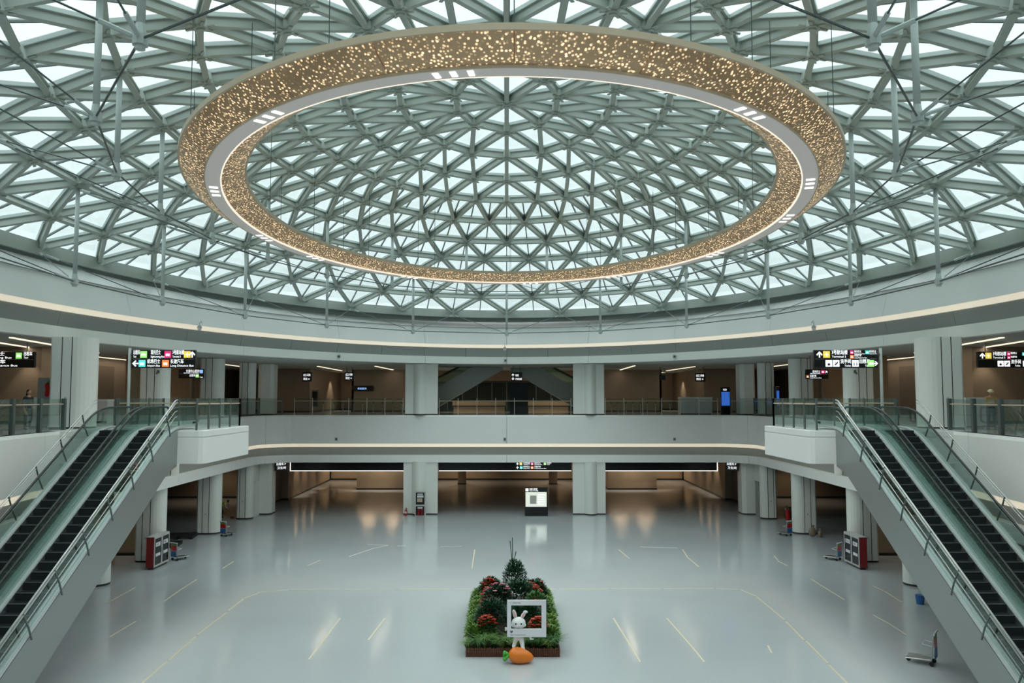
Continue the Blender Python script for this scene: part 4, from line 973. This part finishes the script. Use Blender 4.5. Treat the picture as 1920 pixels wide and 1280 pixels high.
t_ = thing('fire_cabinet', 'tall narrow fire cabinet standing against the left middle column', 'cabinet', (-6.78, 64.5, -.05))
mb = MB(); mb.box(-.42, .42, 0, .3, .05, 1.95); mb.build('body', 'paper', t_, bevel=.01)
mb = MB(); mb.box(-.34, .34, -.012, 0, .95, 1.88); mb.build('upper_glass', 'black', t_); mb = MB(); mb.box(-.34, .34, -.012, 0, .12, .82); mb.build('lower_glass', 'black', t_)
mb = MB(); mb.box(-.22, .22, -.018, -.012, 1.72, 1.8); mb.box(-.24, .26, -.018, -.012, 1.5, 1.66); mb.build('notice', 'board', t_)
mb = MB(); mb.box(-.24, .18, -.018, -.012, 1.15, 1.45); mb.build('hose_reel', 'wood', t_)
mb = MB(); mb.tube((-.1, -.02, .15), (-.1, -.02, .6), .1, 10); mb.tube((.13, -.02, .15), (.13, -.02, .6), .1, 10); mb.build('extinguisher_bottle', 'red', t_)
mb = MB(); mb.box(-.2, .2, -.02, -.013, .64, .74); mb.build('label', 'board', t_)
def extinguisher(label, loc):
    t_ = thing('fire_extinguisher', label, 'extinguisher', loc)
    mb = MB(); mb.tube((0, 0, 0), (0, 0, .42), .1, 14); mb.tube((0, 0, .42), (0, 0, .5), .1, 14, .04); mb.build('bottle', 'redlt', t_)
    mb = MB(); mb.tube((0, 0, .5), (0, 0, .58), .03, 8); mb.box(-.02, .1, -.015, .015, .57, .6); mb.build('valve', 'plinth', t_)
    mb = MB(); mb.path([(.03, 0, .55), (.13, -.02, .5), (.13, -.03, .2)], .014, 6); mb.build('hose', 'plinth', t_)
    mb = MB(); mb.prism([(.101*math.cos(a), .101*math.sin(a)) for a in [-2.2+i*.2 for i in range(7)]]+[(.08*math.cos(a), .08*math.sin(a)) for a in [-1.0-i*.2 for i in range(7)]], .18, .34); mb.build('label', 'board', t_)
extinguisher('red fire extinguisher on the floor at the foot of the left middle column', (-7.93, 64.85, 0))
t_ = thing('bucket', 'red bucket on the floor beside the right corner column', 'bucket', (21.35, 62.6, 0))
mb = MB(); mb.tube((0, 0, 0), (0, 0, .75), .17, 14, .2); mb.build('pail', 'redlt', t_); mb = MB(); mb.path([(.2*math.cos(a), 0, .75+.2*math.sin(a)) for a in [i*PI/8 for i in range(9)]], .01, 5); mb.build('handle', 'stainless', t_)

# ------------------------------------------------------------------ luggage trolleys with advertising panels
def trolley(label, loc, rz, s_=1.0):
    t_ = thing('luggage_trolley', label, 'trolley', loc, rz)
    mb = MB(); mb.path([(-.28, -.45, .16), (-.25, .30, .20), (-.25, .38, .98), (.25, .38, .98), (.25, .30, .20), (.28, -.45, .16)], .022, 6); mb.build('frame', 'stainless', t_)
    mb = MB(); mb.tube((-.3, .40, 1.0), (.3, .40, 1.0), .03, 8); mb.build('handle', 'board', t_)
    mb = MB(); mb.box(-.25, .25, -.42, .28, .17, .19); mb.build('platform', 'stainless', t_)
    mb = MB(); mb.path([(-.25, .33, .62), (-.25, .05, .66), (.25, .05, .66), (.25, .33, .62)], .014, 5); mb.build('basket', 'board', t_)
    for x, y in ((-.22, .3), (.22, .3), (0, -.4)): mb = MB(); mb.tube((x-.02, y, .07), (x+.02, y, .07), .07, 12); mb.build('wheel', 'rubber', t_)
    mb = MB(); mb.box(-.23, .23, .39, .405, .56, .84); mb.build('ad_panel', 'redlt', t_); mb = MB(); mb.box(-.23, .23, .39, .405, .22, .54); mb.build('ad_panel', 'blue', t_)
    mb = MB(); mb.box(-.23, .23, .39, .405, .85, .95); mb.build('ad_panel', 'green', t_)
    t_.scale = (s_,)*3; return t_
trolley('luggage trolley standing alone on the floor at the lower right', (14.55, 29.2, 0), -2.2, 1.1)
trolley('luggage trolley beside the second left ground-floor column', (-18.75, 55.4, 0), 2.7)
trolley('luggage trolley just behind the left red cabinet', (-18.75, 47.4, 0), 2.6)
trolley('luggage trolley beside the second right ground-floor column', (18.75, 55.6, 0), -2.6)
trolley('luggage trolley just behind the right red cabinet', (18.7, 47.4, 0), -2.4)
# black pallets, brown cartons and sacks
for x, y, w, l in ((-21.6, 51.6, 2.2, 'nearer'), (-21.7, 54.7, 2.0, 'farther')):
    t_ = thing('pallet', 'low black pallet between the left columns, the %s of the two' % l, 'pallet', (x, y, 0), .15)
    for i in range(6): mb = MB(); mb.box(-w/2, w/2, -.8+i*.29, -.8+i*.29+.22, .16, .2); mb.build('board', 'cloth_k', t_)
    for xx in (-w/2, -.06, w/2-.12): mb = MB(); mb.box(xx, xx+.12, -.8, .87, 0, .16); mb.build('runner', 'cloth_k', t_)
def cartons(x, y, sd):
    for i, (dx, w, h) in enumerate(((0, .35, .95), (.42, .4, .7), (-.36, .25, 1.1))):
        t_ = thing('carton', '%s brown carton leaning by the wall behind the %s red cabinet' % (('middle', 'short', 'tall narrow')[i], sd), 'box', (x+dx, y+.1*i, 0), .2*i)
        mb = MB(); mb.box(-w/2, w/2, -.15, .15, 0, h); mb.build('body', 'tan3', t_, bevel=.01); mb = MB(); mb.box(-.03, .03, -.155, .155, -0+.01, h+.004); mb.build('packing_tape', 'wood', t_)
cartons(22.6, 46.0, 'right'); cartons(-22.5, 46.0, 'left')
for i, (x, y, s_) in enumerate(((20.45, 55.2, 1), (20.85, 54.9, .75), (21.6, 63.6, 1.2), (22.1, 64.2, 1.0))):
    t_ = thing('sack', ('large slumped brown sack beside the second right column', 'small brown sack in front of the larger one by the second right column', 'tall brown sack between the right corner columns', 'rear brown sack between the right corner columns')[i], 'bag', (x, y, 0), i)
    mb = MB(); mb.ball((0, 0, .3*s_), .26*s_, .2*s_, .32*s_, 12, 8); mb.build('bag_body', 'tan2', t_, smooth=True); mb = MB(); mb.tube((0, 0, .55*s_), (.05, 0, .75*s_), .05*s_, 8, .12*s_); mb.build('bag_neck', 'tan2', t_)
t_ = thing('bucket', 'small blue bucket half hidden behind the right escalator', 'bucket', (18.6, 37.35, 0)); mb = MB(); mb.tube((0, 0, 0), (0, 0, .4), .16, 14, .2); mb.build('pail', 'blue', t_)
mb = MB(); mb.path([(.2*math.cos(a), 0, .4+.2*math.sin(a)) for a in [i*PI/8 for i in range(9)]], .01, 5); mb.build('handle', 'stainless', t_)

# ------------------------------------------------------------------ tape lines and thin strips on the floor
def tape(pts, label, m='tape', w=.07, grp=None, breaks=0):
    t_ = thing('floor_strip', label, 'tape', (0, 0, 0), 0, grp) if breaks else None
    segs = list(zip(pts, pts[1:]))
    def strip(ps, par):
        mb = MB()
        for a, b_ in zip(ps, ps[1:]):
            a = Vector(a); b_ = Vector(b_); d = (b_-a).normalized(); n = Vector((-d.y, d.x))*w/2; a = a-d*.01; b_ = b_+d*.01
            mb.prism([tuple(a+n), tuple(b_+n), tuple(b_-n), tuple(a-n)], .001, .006)
        return mb.build('tape_strip' if par else 'floor_strip', m, par)
    if breaks:
        for a, b_ in segs:
            a = Vector(a); b_ = Vector(b_); n = max(1, int((b_-a).length/2.2))
            for i in range(n):
                j = Vector((random.uniform(-.03, .03), random.uniform(-.03, .03))); strip([a.lerp(b_, i/n)+j, a.lerp(b_, (i+.94)/n)+j], t_)
    else: tag(strip(pts, None), label, 'tape', grp)
tape([(-11.8, 26.5), (-12.1, 32.6), (-12.1, 36.2), (-12.1, 38.4), (-11.7, 39.6), (-10.4, 40.1), (0, 40.2), (10.2, 40.3), (11.3, 40.1), (11.65, 38.7), (11.6, 34.5), (11.2, 29), (11.0, 26)], 'long broken tape outline with rounded corners on the polished floor', breaks=1, w=.075)
others = [([(-15.4, 32.3), (-15.38, 34.5)], 'short beige strip left of the outline, nearest the left escalators'),
          ([(-15.6, 37.8), (-15.75, 40), (-15.81, 42.3)], 'long beige tape mark left of the outline corner'), ([(-18.04, 37.4), (-18.15, 40.5)], 'beige tape mark close beside the left escalator cladding'),
          ([(-10.65, 47.2), (-10.99, 45.7)], 'short tape mark beyond the left corner of the outline'), ([(-7.01, 35.0), (-7.01, 29.6)], 'long faint strip inside the outline, left of the flower bed'),  # faint entries are thin beige strips laid on the floor
          ([(-5.12, 35.0), (-5.3, 31.9)], 'short faint strip nearer the flower bed on its left'), ([(-15.43, 45.0), (-15.48, 46.9)], 'thin tape mark in front of the left red cabinet'),
          ([(15.69, 48.5), (15.4, 46.8), (15.5, 45.7)], 'kinked tape mark in front of the right red cabinet'), ([(15.56, 42.4), (15.5, 38.1)], 'long beige tape mark right of the outline corner'),
          ([(18.04, 40.9), (18.1, 39.6), (17.93, 37.7)], 'beige tape mark close beside the right escalator cladding'), ([(15.65, 35.5), (15.7, 34), (15.64, 32.6)], 'orange-beige tape mark between outline and right escalators'),
          ([(4.49, 35.0), (4.6, 32), (4.69, 29.3)], 'faint strip right of the flower bed, the nearer one'), ([(6.74, 35.0), (6.9, 31), (6.94, 29.3)], 'faint strip right of the flower bed, the farther one'),
          ([(9.78, 31.2), (9.63, 30.3)], 'tiny yellow tape scrap inside the outline on the right'), ([(10.75, 50.5), (10.5, 48), (10.54, 45.4)], 'tape line running away beyond the right part of the outline'),
          ([(6.84, 50.5), (7.07, 47.7)], 'short tape line beyond the outline, right of the kiosk'), ([(-1.95, 50.5), (-1.89, 45.0)], 'thin tape line running away left of the map kiosk reflection')]
for p, l in others: tape(p, l)
for p, l in [([(-8.78, 52.3), (-7.44, 51.9), (-8.2, 50.9), (-9.2, 48.3)], 'white crooked tape with a tail, beyond the outline on the left'), ([(-6.84, 51.7), (-6.34, 51.7)], 'short white tape dash, leftmost of the cross row'), ([(-4.16, 51.6), (-2.83, 51.6)], 'white tape dash, second from the left in the cross row'),
             ([(8.29, 51.4), (10.53, 51.0)], 'long white tape dash at the right end of the cross row')]: tape(p, l, 'tapew', .06)
# ------------------------------------------------------------------ flower bed with the rabbit statue
bed = thing('flower_bed', 'low rectangular flower bed edged with brown bamboo pickets in the hall', 'flower bed', (.22, 33.7, 0))
mb = MB(); mb.box(-1.6, 1.6, -3.8, 3.8, 0, .22); mb.build('soil', 'soil', bed)
def picks(name, pts):
    mb = MB()
    for x, y in pts: mb.tube((x, y, 0), (x, y, .30+random.uniform(-.02, .03)), .028, 6)
    return mb.build(name, 'fence', bed)
n_ = 52
for i in range(n_):
    x = -1.66+3.32*i/(n_-1)
    mb = MB(); mb.tube((x, -3.84, 0), (x, -3.84, .30+random.uniform(-.025, .035)), .03, 7); mb.build('picket', 'fence', bed)
stuff(picks('side_pickets', [(s_*1.66, -3.78+i*.066) for s_ in (-1, 1) for i in range(116)]+[(-1.66+i*.066, 3.84) for i in range(51)]))
mb = MB(); mb.box(-1.70, 1.70, -3.885, -3.87, .18, .205); mb.build('binding', 'fence', bed)
def leaf(mb, p, d, L, w, fold=.25):
    d = d.normalized(); s_ = d.cross(Vector((0, 0, 1)))
    s_ = s_.normalized() if s_.length > .05 else Vector((1, 0, 0)); u = s_.cross(d)
    a = p; m_ = p+d*L*.5+u*L*fold*.3; t_ = p+d*L-u*L*.12
    mb.add([a, m_+s_*w*.5, t_, m_-s_*w*.5, m_-u*w*.12], [(0, 1, 4), (1, 2, 4), (2, 3, 4), (3, 0, 4)])
def rdir(up=0): 
    a = random.uniform(0, 2*PI); z = random.uniform(-.2+up, 1); r = math.sqrt(max(0, 1-z*z)) if abs(z) < 1 else 0
    return Vector((r*math.cos(a), r*math.sin(a), z))
def bush(label, x, y, r, h, m, n=260, L=.13, w=.06, grp=None, fl=None, nf=14, stems=5):
    t_ = thing('shrub', label, 'plant', (x, y, .2), 0, grp)
    mb = MB(); L *= 1.25; w *= 1.5; n = int(n*2.2)
    for i in range(n):
        d = rdir(); k = random.uniform(.3, 1)**.5; p = Vector((d.x*r*k, d.y*r*k, h*.5+d.z*h*.5*k)); p.z = max(p.z, .03)
        leaf(mb, p, (d+rdir()*.6), L*random.uniform(.7, 1.3), w)
    mb.build('foliage', m, t_)
    mb = MB()
    for i in range(stems):
        a = random.uniform(0, 2*PI); mb.tube((random.uniform(-.05, .05)*r, random.uniform(-.05, .05)*r, -.02), (r*.5*math.cos(a), r*.5*math.sin(a), h*.7), .012, 4)
    mb.build('stems', 'fence', t_)
    if fl:
        mb = MB()
        for i in range(nf):
            d = rdir(.5); p = Vector((d.x*r, d.y*r, h*.5+d.z*h*.55))
            for k in range(5):
                a = 2*PI*k/5; leaf(mb, p+Vector((0, 0, .04)), Vector((math.cos(a), math.sin(a), .6)), .12, .10)
        mb.build('blossoms', fl, t_)
    return t_
def grassclump(label, x, y, h, m, grp, n=46):
    t_ = thing('grass_clump', label, 'plant', (x, y, .2), 0, grp); mb = MB()
    for i in range(n):
        a = random.uniform(0, 2*PI); q = Vector((math.cos(a), math.sin(a), 0)); L = h*random.uniform(.7, 1.2); s_ = Vector((-q.y, q.x, 0))*.012
        b0 = q*random.uniform(0, .08); b1 = b0+q*L*.25+Vector((0, 0, L*.6)); b2 = b0+q*L*.95+Vector((0, 0, L*random.uniform(.45, .85)))
        mb.add([b0-s_, b0+s_, b1+s_, b1-s_, b2], [(0, 1, 2, 3), (3, 2, 4)])
    mb.build('blades', m, t_); return t_
for i in range(12):
    grassclump('light green grass clump in the front row behind the pickets', -1.35+i*.285+random.uniform(-.06, .06), 30.12+random.uniform(-.06, .22), random.uniform(.42, .66), ('leafl', 'leafm')[i % 2], 'grass clumps along the front of the flower bed', 90)
for sgn, sd in ((-1, 'left'), (1, 'right')):
    for i in range(9):
        bush('yellow-green low shrub in the row along the %s edge of the flower bed' % sd, .22+sgn*1.38, 30.9+i*.75, .36, .55, 'leafl', 200, .13, .06, 'low shrubs along the %s edge' % sd)
    for i in range(5 if sgn < 0 else 3):
        yy = 31.0+i*1.3 if sgn < 0 else 30.8+i*2.3
        bush(('red-flowering shrub, %s in the row on the left side of the bed' if sgn < 0 else 'red-flowering shrub, %s in the row on the right side of the bed') % ('nearest', 'second', 'third', 'fourth', 'farthest')[i], .22+sgn*.95, yy, .34, .85+.05*i, 'leafm', 150, .12, .06, None, 'flower', 46)
bush('big dark green rounded shrub left of the rabbit statue', -.55, 31.7, .62, 1.35, 'leafd', 620, .12, .045)
bush('dark green shrub right behind the white photo frame', .75, 31.9, .65, 1.15, 'leafd', 520, .14, .06)
bush('mid green shrub behind the rabbit near the right edge', 1.2, 33.4, .5, 1.2, 'leafm', 320, .13, .06)
bush('dark shrub with small pink blossoms in the middle of the bed', -.35, 33.6, .6, 1.45, 'leafd', 420, .14, .06, None, 'pink', 16)
bush('dark shrub in the middle of the bed behind the photo frame', .5, 34.4, .7, 1.5, 'leafd', 460, .14, .06)
bush('leafy shrub with red tips at the back left of the bed', -.7, 36.4, .5, 1.1, 'leafd', 320, .16, .06, None, 'flower', 10)
bush('leafy shrub with red tips at the back right of the bed', 1.25, 36.2, .5, 1.05, 'leafd', 300, .16, .06, None, 'flower', 12)
t_ = bush('tallest loose feathery shrub at the back centre of the bed', .35, 35.9, .52, 2.0, 'leafd', 520, .14, .04)
mb = MB()
for a, L in ((.3, 1.5), (-.35, 1.35), (1.4, .9)):
    p = [Vector((.02*math.cos(a), 0, 1.4)), Vector((-.1+.05*a, 0, 2.0)), Vector((-.15+.25*a*.6, 0, 1.5+L))]; mb.path(p, .018, 5)
mb.build('tall_shoots', 'leafd', t_)
# carrot
t_ = thing('carrot_sculpture', 'big glossy orange carrot sculpture under the rabbit, in front of the flower bed', 'sculpture', (.50, 29.15, 0)); t_.scale = (.88, .95, 1)
prof = [(-.50, .04), (-.44, .16), (-.32, .25), (-.14, .285), (.08, .26), (.28, .20), (.42, .13), (.50, .05)]; vs = []; fs = []
for i, (x, r) in enumerate(prof):
    for k in range(20): a = 2*PI*k/20; vs.append((x, r*math.cos(a)*1.0, max(.0, .27+r*math.sin(a)-.04*(x+.1)-(.10*max(0, x)))))
for i in range(len(prof)-1):
    for k in range(20): fs.append((i*20+k, i*20+(k+1) % 20, (i+1)*20+(k+1) % 20, (i+1)*20+k))
fs += [tuple(range(19, -1, -1)), tuple(range(140, 160))]
mb = MB(); mb.add(vs, fs); o = mb.build('root', 'carrot', t_, smooth=True)
mb = MB()
for a in (-.9, -.3, .3, .9): mb.tube((-.47, a*.06, .3), (-.64, a*.16, .30+.16*math.cos(a*2)-.08), .05, 8, .07)
for a in (-.9, -.3, .3, .9): mb.ball((-.65, a*.17, .30+.16*math.cos(a*2)-.08), .075, seg=8, rings=5)
mb.build('leaf_tuft', 'cgreen', t_, smooth=True)
mb = MB()
for x in (-.25, -.05, .2): mb.path([(x, -.29+abs(x)*.14, .20), (x+.01, -.27+abs(x)*.14, .30)], .006, 4)
mb.build('creases', 'carrot', t_)
# rabbit statue: one skinned body
def skinned(name, joints, links, m, parent, sub=2, root=0):
    me = bpy.data.meshes.new(name); me.from_pydata([j[0] for j in joints], links, []); o = bpy.data.objects.new(name, me); C.objects.link(o)
    md = o.modifiers.new('skin', 'SKIN'); sv = me.skin_vertices[0].data
    for i, j in enumerate(joints): r = j[1]; sv[i].radius = (r, r) if not isinstance(r, tuple) else r; sv[i].use_root = (i == root)
    o.modifiers.new('sub', 'SUBSURF').levels = sub; o.modifiers['sub'].render_levels = sub
    dg = bpy.context.evaluated_depsgraph_get(); dg.update(); nm = bpy.data.meshes.new_from_object(o.evaluated_get(dg)); bpy.data.objects.remove(o)
    nm.name = name; nm.materials.clear()
    for k in (m if isinstance(m, list) else [m]): nm.materials.append(M[k])
    nm.polygons.foreach_set('use_smooth', [True]*len(nm.polygons))
    q = bpy.data.objects.new(name, nm); C.objects.link(q); q.parent = parent; return q
rab = thing('rabbit_statue', 'white cartoon-like rabbit statue standing on the carrot behind a photo frame', 'statue', (.42, 29.4, .47)); rab.scale = (1, 1, .9)
J = [((0, 0, .42), .15), ((0, 0, .60), .14), ((0, 0, .74), .09), ((-.1, 0, .34), .105), ((-.13, -.02, .18), .08), ((-.17, -.03, .05), .075), ((-.18, -.14, .03), .06),
     ((.1, 0, .34), .105), ((.13, -.1, .14), .08), ((.15, -.16, -.02), .075), ((.16, -.27, -.03), .06),
     ((-.15, 0, .66), .07), ((-.30, -.02, .62), .05), ((-.40, -.05, .72), .05), ((-.44, -.12, .76), .055), ((.15, 0, .64), .07), ((.30, 0, .52), .05), ((.40, -.05, .42), .05), ((.44, -.13, .40), .055)]
Lk = [(0, 1), (1, 2), (0, 3), (3, 4), (4, 5), (5, 6), (0, 7), (7, 8), (8, 9), (9, 10), (1, 11), (11, 12), (12, 13), (13, 14), (1, 15), (15, 16), (16, 17), (17, 18)]
skinned('body', J, Lk, 'rabbit', rab)
mb = MB(); mb.ball((0, -.03, .95), .25, .22, .225, 20, 14); mb.ball((-.17, -.06, .88), .1, .1, .09); mb.ball((.17, -.06, .88), .1, .1, .09); mb.ball((0, -.22, .87), .07, .05, .05); hd = mb.build('head', 'rabbit', rab, smooth=True)
for s_, tilt in ((-1, -.25), (1, .5)):
    R = Matrix.Rotation(tilt, 3, 'Y'); mb = MB(); c_ = Vector((s_*.1, 0, 1.13))+R @ Vector((0, 0, .15 if s_ < 0 else .12))
    mb.ball(c_, .068, .045, .19 if s_ < 0 else .15, 12, 10, R)
    if s_ > 0: mb.ball(c_+Vector((.085, -.02, .13)), .085, .05, .06, 10, 8)
    ear = mb.build('ear', 'rabbit', rab, smooth=True); mb = MB(); mb.ball(c_+Vector((0, -.032, 0)), .042, .02, .14 if s_ < 0 else .10, 10, 8, R); mb.build('inner_ear', 'rpink', ear, smooth=True)
for x in (-.1, .09): mb = MB(); mb.ball((x, -.235, .97), .028, .014, .034, 10, 8); mb.build('eye', 'black', hd, smooth=True)
for x in (-.17, .17): mb = MB(); mb.ball((x, -.15, .89), .04, .015, .03, 10, 6); mb.build('cheek', 'rpink', hd, smooth=True)
mb = MB(); mb.ball((0, -.272, .90), .022, .012, .015, 8, 6); mb.build('nose', 'rpink', hd); mb = MB(); mb.path([(-.05, -.262, .865), (-.02, -.272, .85), (0, -.274, .862), (.02, -.272, .85), (.05, -.262, .865)], .005, 4); mb.build('mouth', 'ink', hd)
mb = MB()   # fingers over the frame edges
for k in range(3): mb.ball((-.455+.0*k, -.19, .72+.045*k), .03, .05, .022, 8, 6); mb.ball((.41+.045*k, -.20, .385), .022, .05, .03, 8, 6)
mb.build('fingers', 'rabbit', rab, smooth=True)
# photo frame
fr_ = thing('photo_frame', 'large white square photo frame held up by the rabbit statue', 'frame', (.70, 29.2, .89))
w, h = 1.37, 1.27; mb = MB()
mb.box(-w/2, w/2, -.03, .03, 0, .28); mb.box(-w/2, w/2, -.03, .03, h-.18, h); mb.box(-w/2, -w/2+.14, -.03, .03, .28, h-.18); mb.box(w/2-.16, w/2, -.03, .03, .28, h-.18); mb.build('board', 'board', fr_)
mb = MB(); mb.box(w/2, w/2+.015, -.03, .04, 0, h); mb.build('edge', 'ink', fr_)
text('·· ·', .10, -.6, h-.11, -.034, 'ink', fr_); text('photo time', .07, -.47, h-.11, -.034, 'ink', fr_, .26); text('♥', .09, -.58, .15, -.034, 'ink', fr_); text('have a nice trip, welcome', .06, -.56, .06, -.034, 'ink', fr_, .52)

# ------------------------------------------------------------------ people
def person(label, loc, rz, pose, cols, hat=None, vest=None, hairlen=0):
    """cols: (shoes, trousers, top, skin)"""
    t_ = thing('person', label, 'person', loc, rz)
    P = pose; mats = list(cols)
    names = ['pelvis', 'waist', 'chest', 'neck', 'head0', 'lhip', 'lknee', 'lank', 'ltoe', 'rhip', 'rknee', 'rank', 'rtoe', 'lsh', 'lel', 'lwr', 'lhand', 'rsh', 'rel', 'rwr', 'rhand']
    rad = [.13, .115, .135, .055, .06, .095, .062, .045, .04, .095, .062, .045, .04, .065, .045, .034, .04, .065, .045, .034, .04]
    lk = [(0, 1), (1, 2), (2, 3), (3, 4), (0, 5), (5, 6), (6, 7), (7, 8), (0, 9), (9, 10), (10, 11), (11, 12), (2, 13), (13, 14), (14, 15), (15, 16), (2, 17), (17, 18), (18, 19), (19, 20)]
    mi = {0: 1, 1: 2, 2: 2, 3: 3, 4: 3, 5: 1, 6: 1, 7: 1, 8: 0, 9: 1, 10: 1, 11: 1, 12: 0, 13: 2, 14: 2, 15: 3, 16: 3, 17: 2, 18: 2, 19: 3, 20: 3}
    b_ = skinned('body', [(P[n], r) for n, r in zip(names, rad)], lk, mats, t_, 2)
    pts = [Vector(P[n]) for n in names]
    for f in b_.data.polygons:
        c_ = f.center; f.material_index = mi[min(range(len(pts)), key=lambda i: (pts[i]-c_).length)]
    H = Vector(P['head']); F = Vector(P['face']).normalized(); R = F.to_track_quat('-Y', 'Z').to_matrix()
    mb = MB(); mb.ball(H, .078, .098, .115, 16, 12, R); mb.ball(H+R @ Vector((0, -.10, -.015)), .014, .02, .02, 8, 6)
    for s_ in (-1, 1): mb.ball(H+R @ Vector((s_*.08, 0, -.01)), .012, .02, .03, 8, 6)
    hd = mb.build('head', cols[3], t_, smooth=True)
    for s_ in (-1, 1): mb = MB(); mb.ball(H+R @ Vector((s_*.032, -.09, .012)), .011, .006, .007, 8, 5); mb.build('eye', 'ink', hd)
    mb = MB(); mb.ball(H+R @ Vector((0, -.094, -.05)), .022, .006, .006, 8, 5); mb.build('mouth', 'rpink', hd)
    mb = MB(); mb.ball(H+R @ Vector((0, .02, .03)), .086, .098, .105, 14, 10, R)
    if hairlen: mb.ball(H+R @ Vector((0, .06, -.10)), .085, .06, .17, 12, 8, R)
    mb.build('hair', 'hair', t_, smooth=True)
    if hat: mb = MB(); mb.ball(H+R @ Vector((0, 0, .055)), .105, .125, .09, 14, 8, R); mb.tube(H+R @ Vector((0, -.01, .04)), H+R @ Vector((0, -.01, .055)), .135, 16); mb.build('helmet', hat, t_, smooth=True)
    if vest:
        a, c_ = pts[1], pts[2]; mb = MB(); ax = (c_-a).normalized(); mb.ball((a+c_)/2+ax*.03, .19, .15, .27, 16, 10, ax.to_track_quat('Z', 'Y').to_matrix()); mb.build('vest', vest, t_, smooth=True)
    for w_, h_ in (('lwr', 'lhand'), ('rwr', 'rhand')):
        a = Vector(P[w_]); b2 = Vector(P[h_]); d = (b2-a).normalized(); sd_ = d.cross(Vector((0, 1, .2))).normalized(); mb = MB()
        for k in range(4): q = b2+sd_*(k-1.5)*.018; mb.path([q, q+d*.045, q+d*(.075+.01*(k % 3))+Vector((0, -.012, -.01))], .0085, 5)
        mb.path([a+(b2-a)*.5+sd_*.03, b2+sd_*.05, b2+sd_*.055+d*.03], .0095, 5); mb.build('hand', cols[3], t_)
    return t_
stand = dict(pelvis=(0, 0, .93), waist=(0, 0, 1.08), chest=(0, -.01, 1.30), neck=(0, 0, 1.46), head0=(0, -.01, 1.52), lhip=(-.1, 0, .86), lknee=(-.11, -.02, .48), lank=(-.12, .02, .09), ltoe=(-.13, -.14, .04),
             rhip=(.1, 0, .86), rknee=(.11, -.02, .48), rank=(.12, .02, .09), rtoe=(.13, -.14, .04), lsh=(-.19, 0, 1.40), lel=(-.24, .03, 1.12), lwr=(-.22, -.06, .88), lhand=(-.22, -.09, .81),
             rsh=(.19, 0, 1.40), rel=(.24, .03, 1.12), rwr=(.20, -.1, .92), rhand=(.18, -.14, .86), head=(0, -.02, 1.61), face=(0, -1, 0))
person('dark-haired person in black top and jeans standing behind the near left railing', (-20.5, 35.0, FL2+.01), 1.2, stand, ('cloth_k', 'cloth_b', 'cloth_k', 'human'), hairlen=1)
st2 = dict(stand); st2.update(lel=(-.22, -.08, 1.14), lwr=(-.06, -.24, 1.16), lhand=(0, -.27, 1.17), rel=(.22, -.08, 1.12), rwr=(.08, -.25, 1.10), rhand=(.01, -.28, 1.11), face=(.2, -1, -.25))
person('worker in pale helmet and tan jacket standing behind the near right railing', (20.75, 35.0, FL2+.01), -.3, st2, ('cloth_k', 'cloth_b', 'cloth_o', 'human'), hat='helmet')
bend = dict(pelvis=(-.05, 0, .92), waist=(.07, 0, 1.02), chest=(.27, 0, 1.16), neck=(.40, 0, 1.22), head0=(.44, 0, 1.24), lhip=(-.05, -.1, .85), lknee=(.0, -.11, .47), lank=(-.06, -.12, .09), ltoe=(.1, -.13, .04),
            rhip=(-.05, .1, .85), rknee=(.06, .11, .47), rank=(-.02, .13, .09), rtoe=(.14, .14, .04), lsh=(.33, -.18, 1.15), lel=(.40, -.2, .88), lwr=(.50, -.08, .74), lhand=(.53, -.03, .70),
            rsh=(.33, .18, 1.15), rel=(.46, .17, .96), rwr=(.55, .03, 1.0), rhand=(.56, .0, 1.02), head=(.52, 0, 1.26), face=(.9, 0, -.45))
person('worker in a yellow vest bending forward beside the left corner column', (-21.95, 63.4, .01), 0, bend, ('cloth_k', 'cloth_k', 'paper', 'human'), vest='vest')
t_ = thing('broom', 'wooden-handled broom held by the bending worker', 'broom', (-21.4, 63.4, 0)); mb = MB(); mb.tube((.0, -.01, 1.15), (.28, 0, .12), .014, 6); mb.build('handle', 'tan3', t_)
mb = MB(); mb.box(.15, .42, -.03, .03, .0, .13); mb.build('brush', 'fence', t_)
# colourful poster standing behind the left desk
t_ = thing('poster_stand', 'standing poster with a red and green flower shape behind the near left railing', 'poster', (-21.0, 37.4, FL2))
mb = MB(); mb.box(-.5, .5, 0, .03, .1, 2.3); mb.build('panel', 'gray', t_); mb = MB(); mb.box(-.5, -.4, -.2, .25, 0, .1); mb.box(.4, .5, -.2, .25, 0, .1); mb.build('foot', 'plinth', t_)
mb = MB(); mb.prism([(-.05+.14*math.cos(a)*(1+.3*math.cos(3*a)), 1.75+.34*math.sin(a)) for a in [i*PI/8 for i in range(16)]], -.004, 0, 'y'); mb.build('red_motif', 'redlt', t_)
mb = MB(); mb.prism([(.05+.12*math.cos(a), 2.08+.12*math.sin(a)) for a in [i*PI/6 for i in range(12)]], -.004, 0, 'y'); mb.build('green_motif', 'green', t_)
# cabinet boxes on the left bay wall
t_ = thing('wall_cabinet', 'dark recessed hose cabinet on the left bay side wall', 'cabinet', (-18.0, 76.6, FL2)); mb = MB(); mb.box(-.3, .3, 0, .38, .5, 2.1); mb.build('body', 'postdark', t_); mb = MB(); mb.box(-.22, .22, -.01, 0, .6, 1.95); mb.build('glass', 'black', t_)
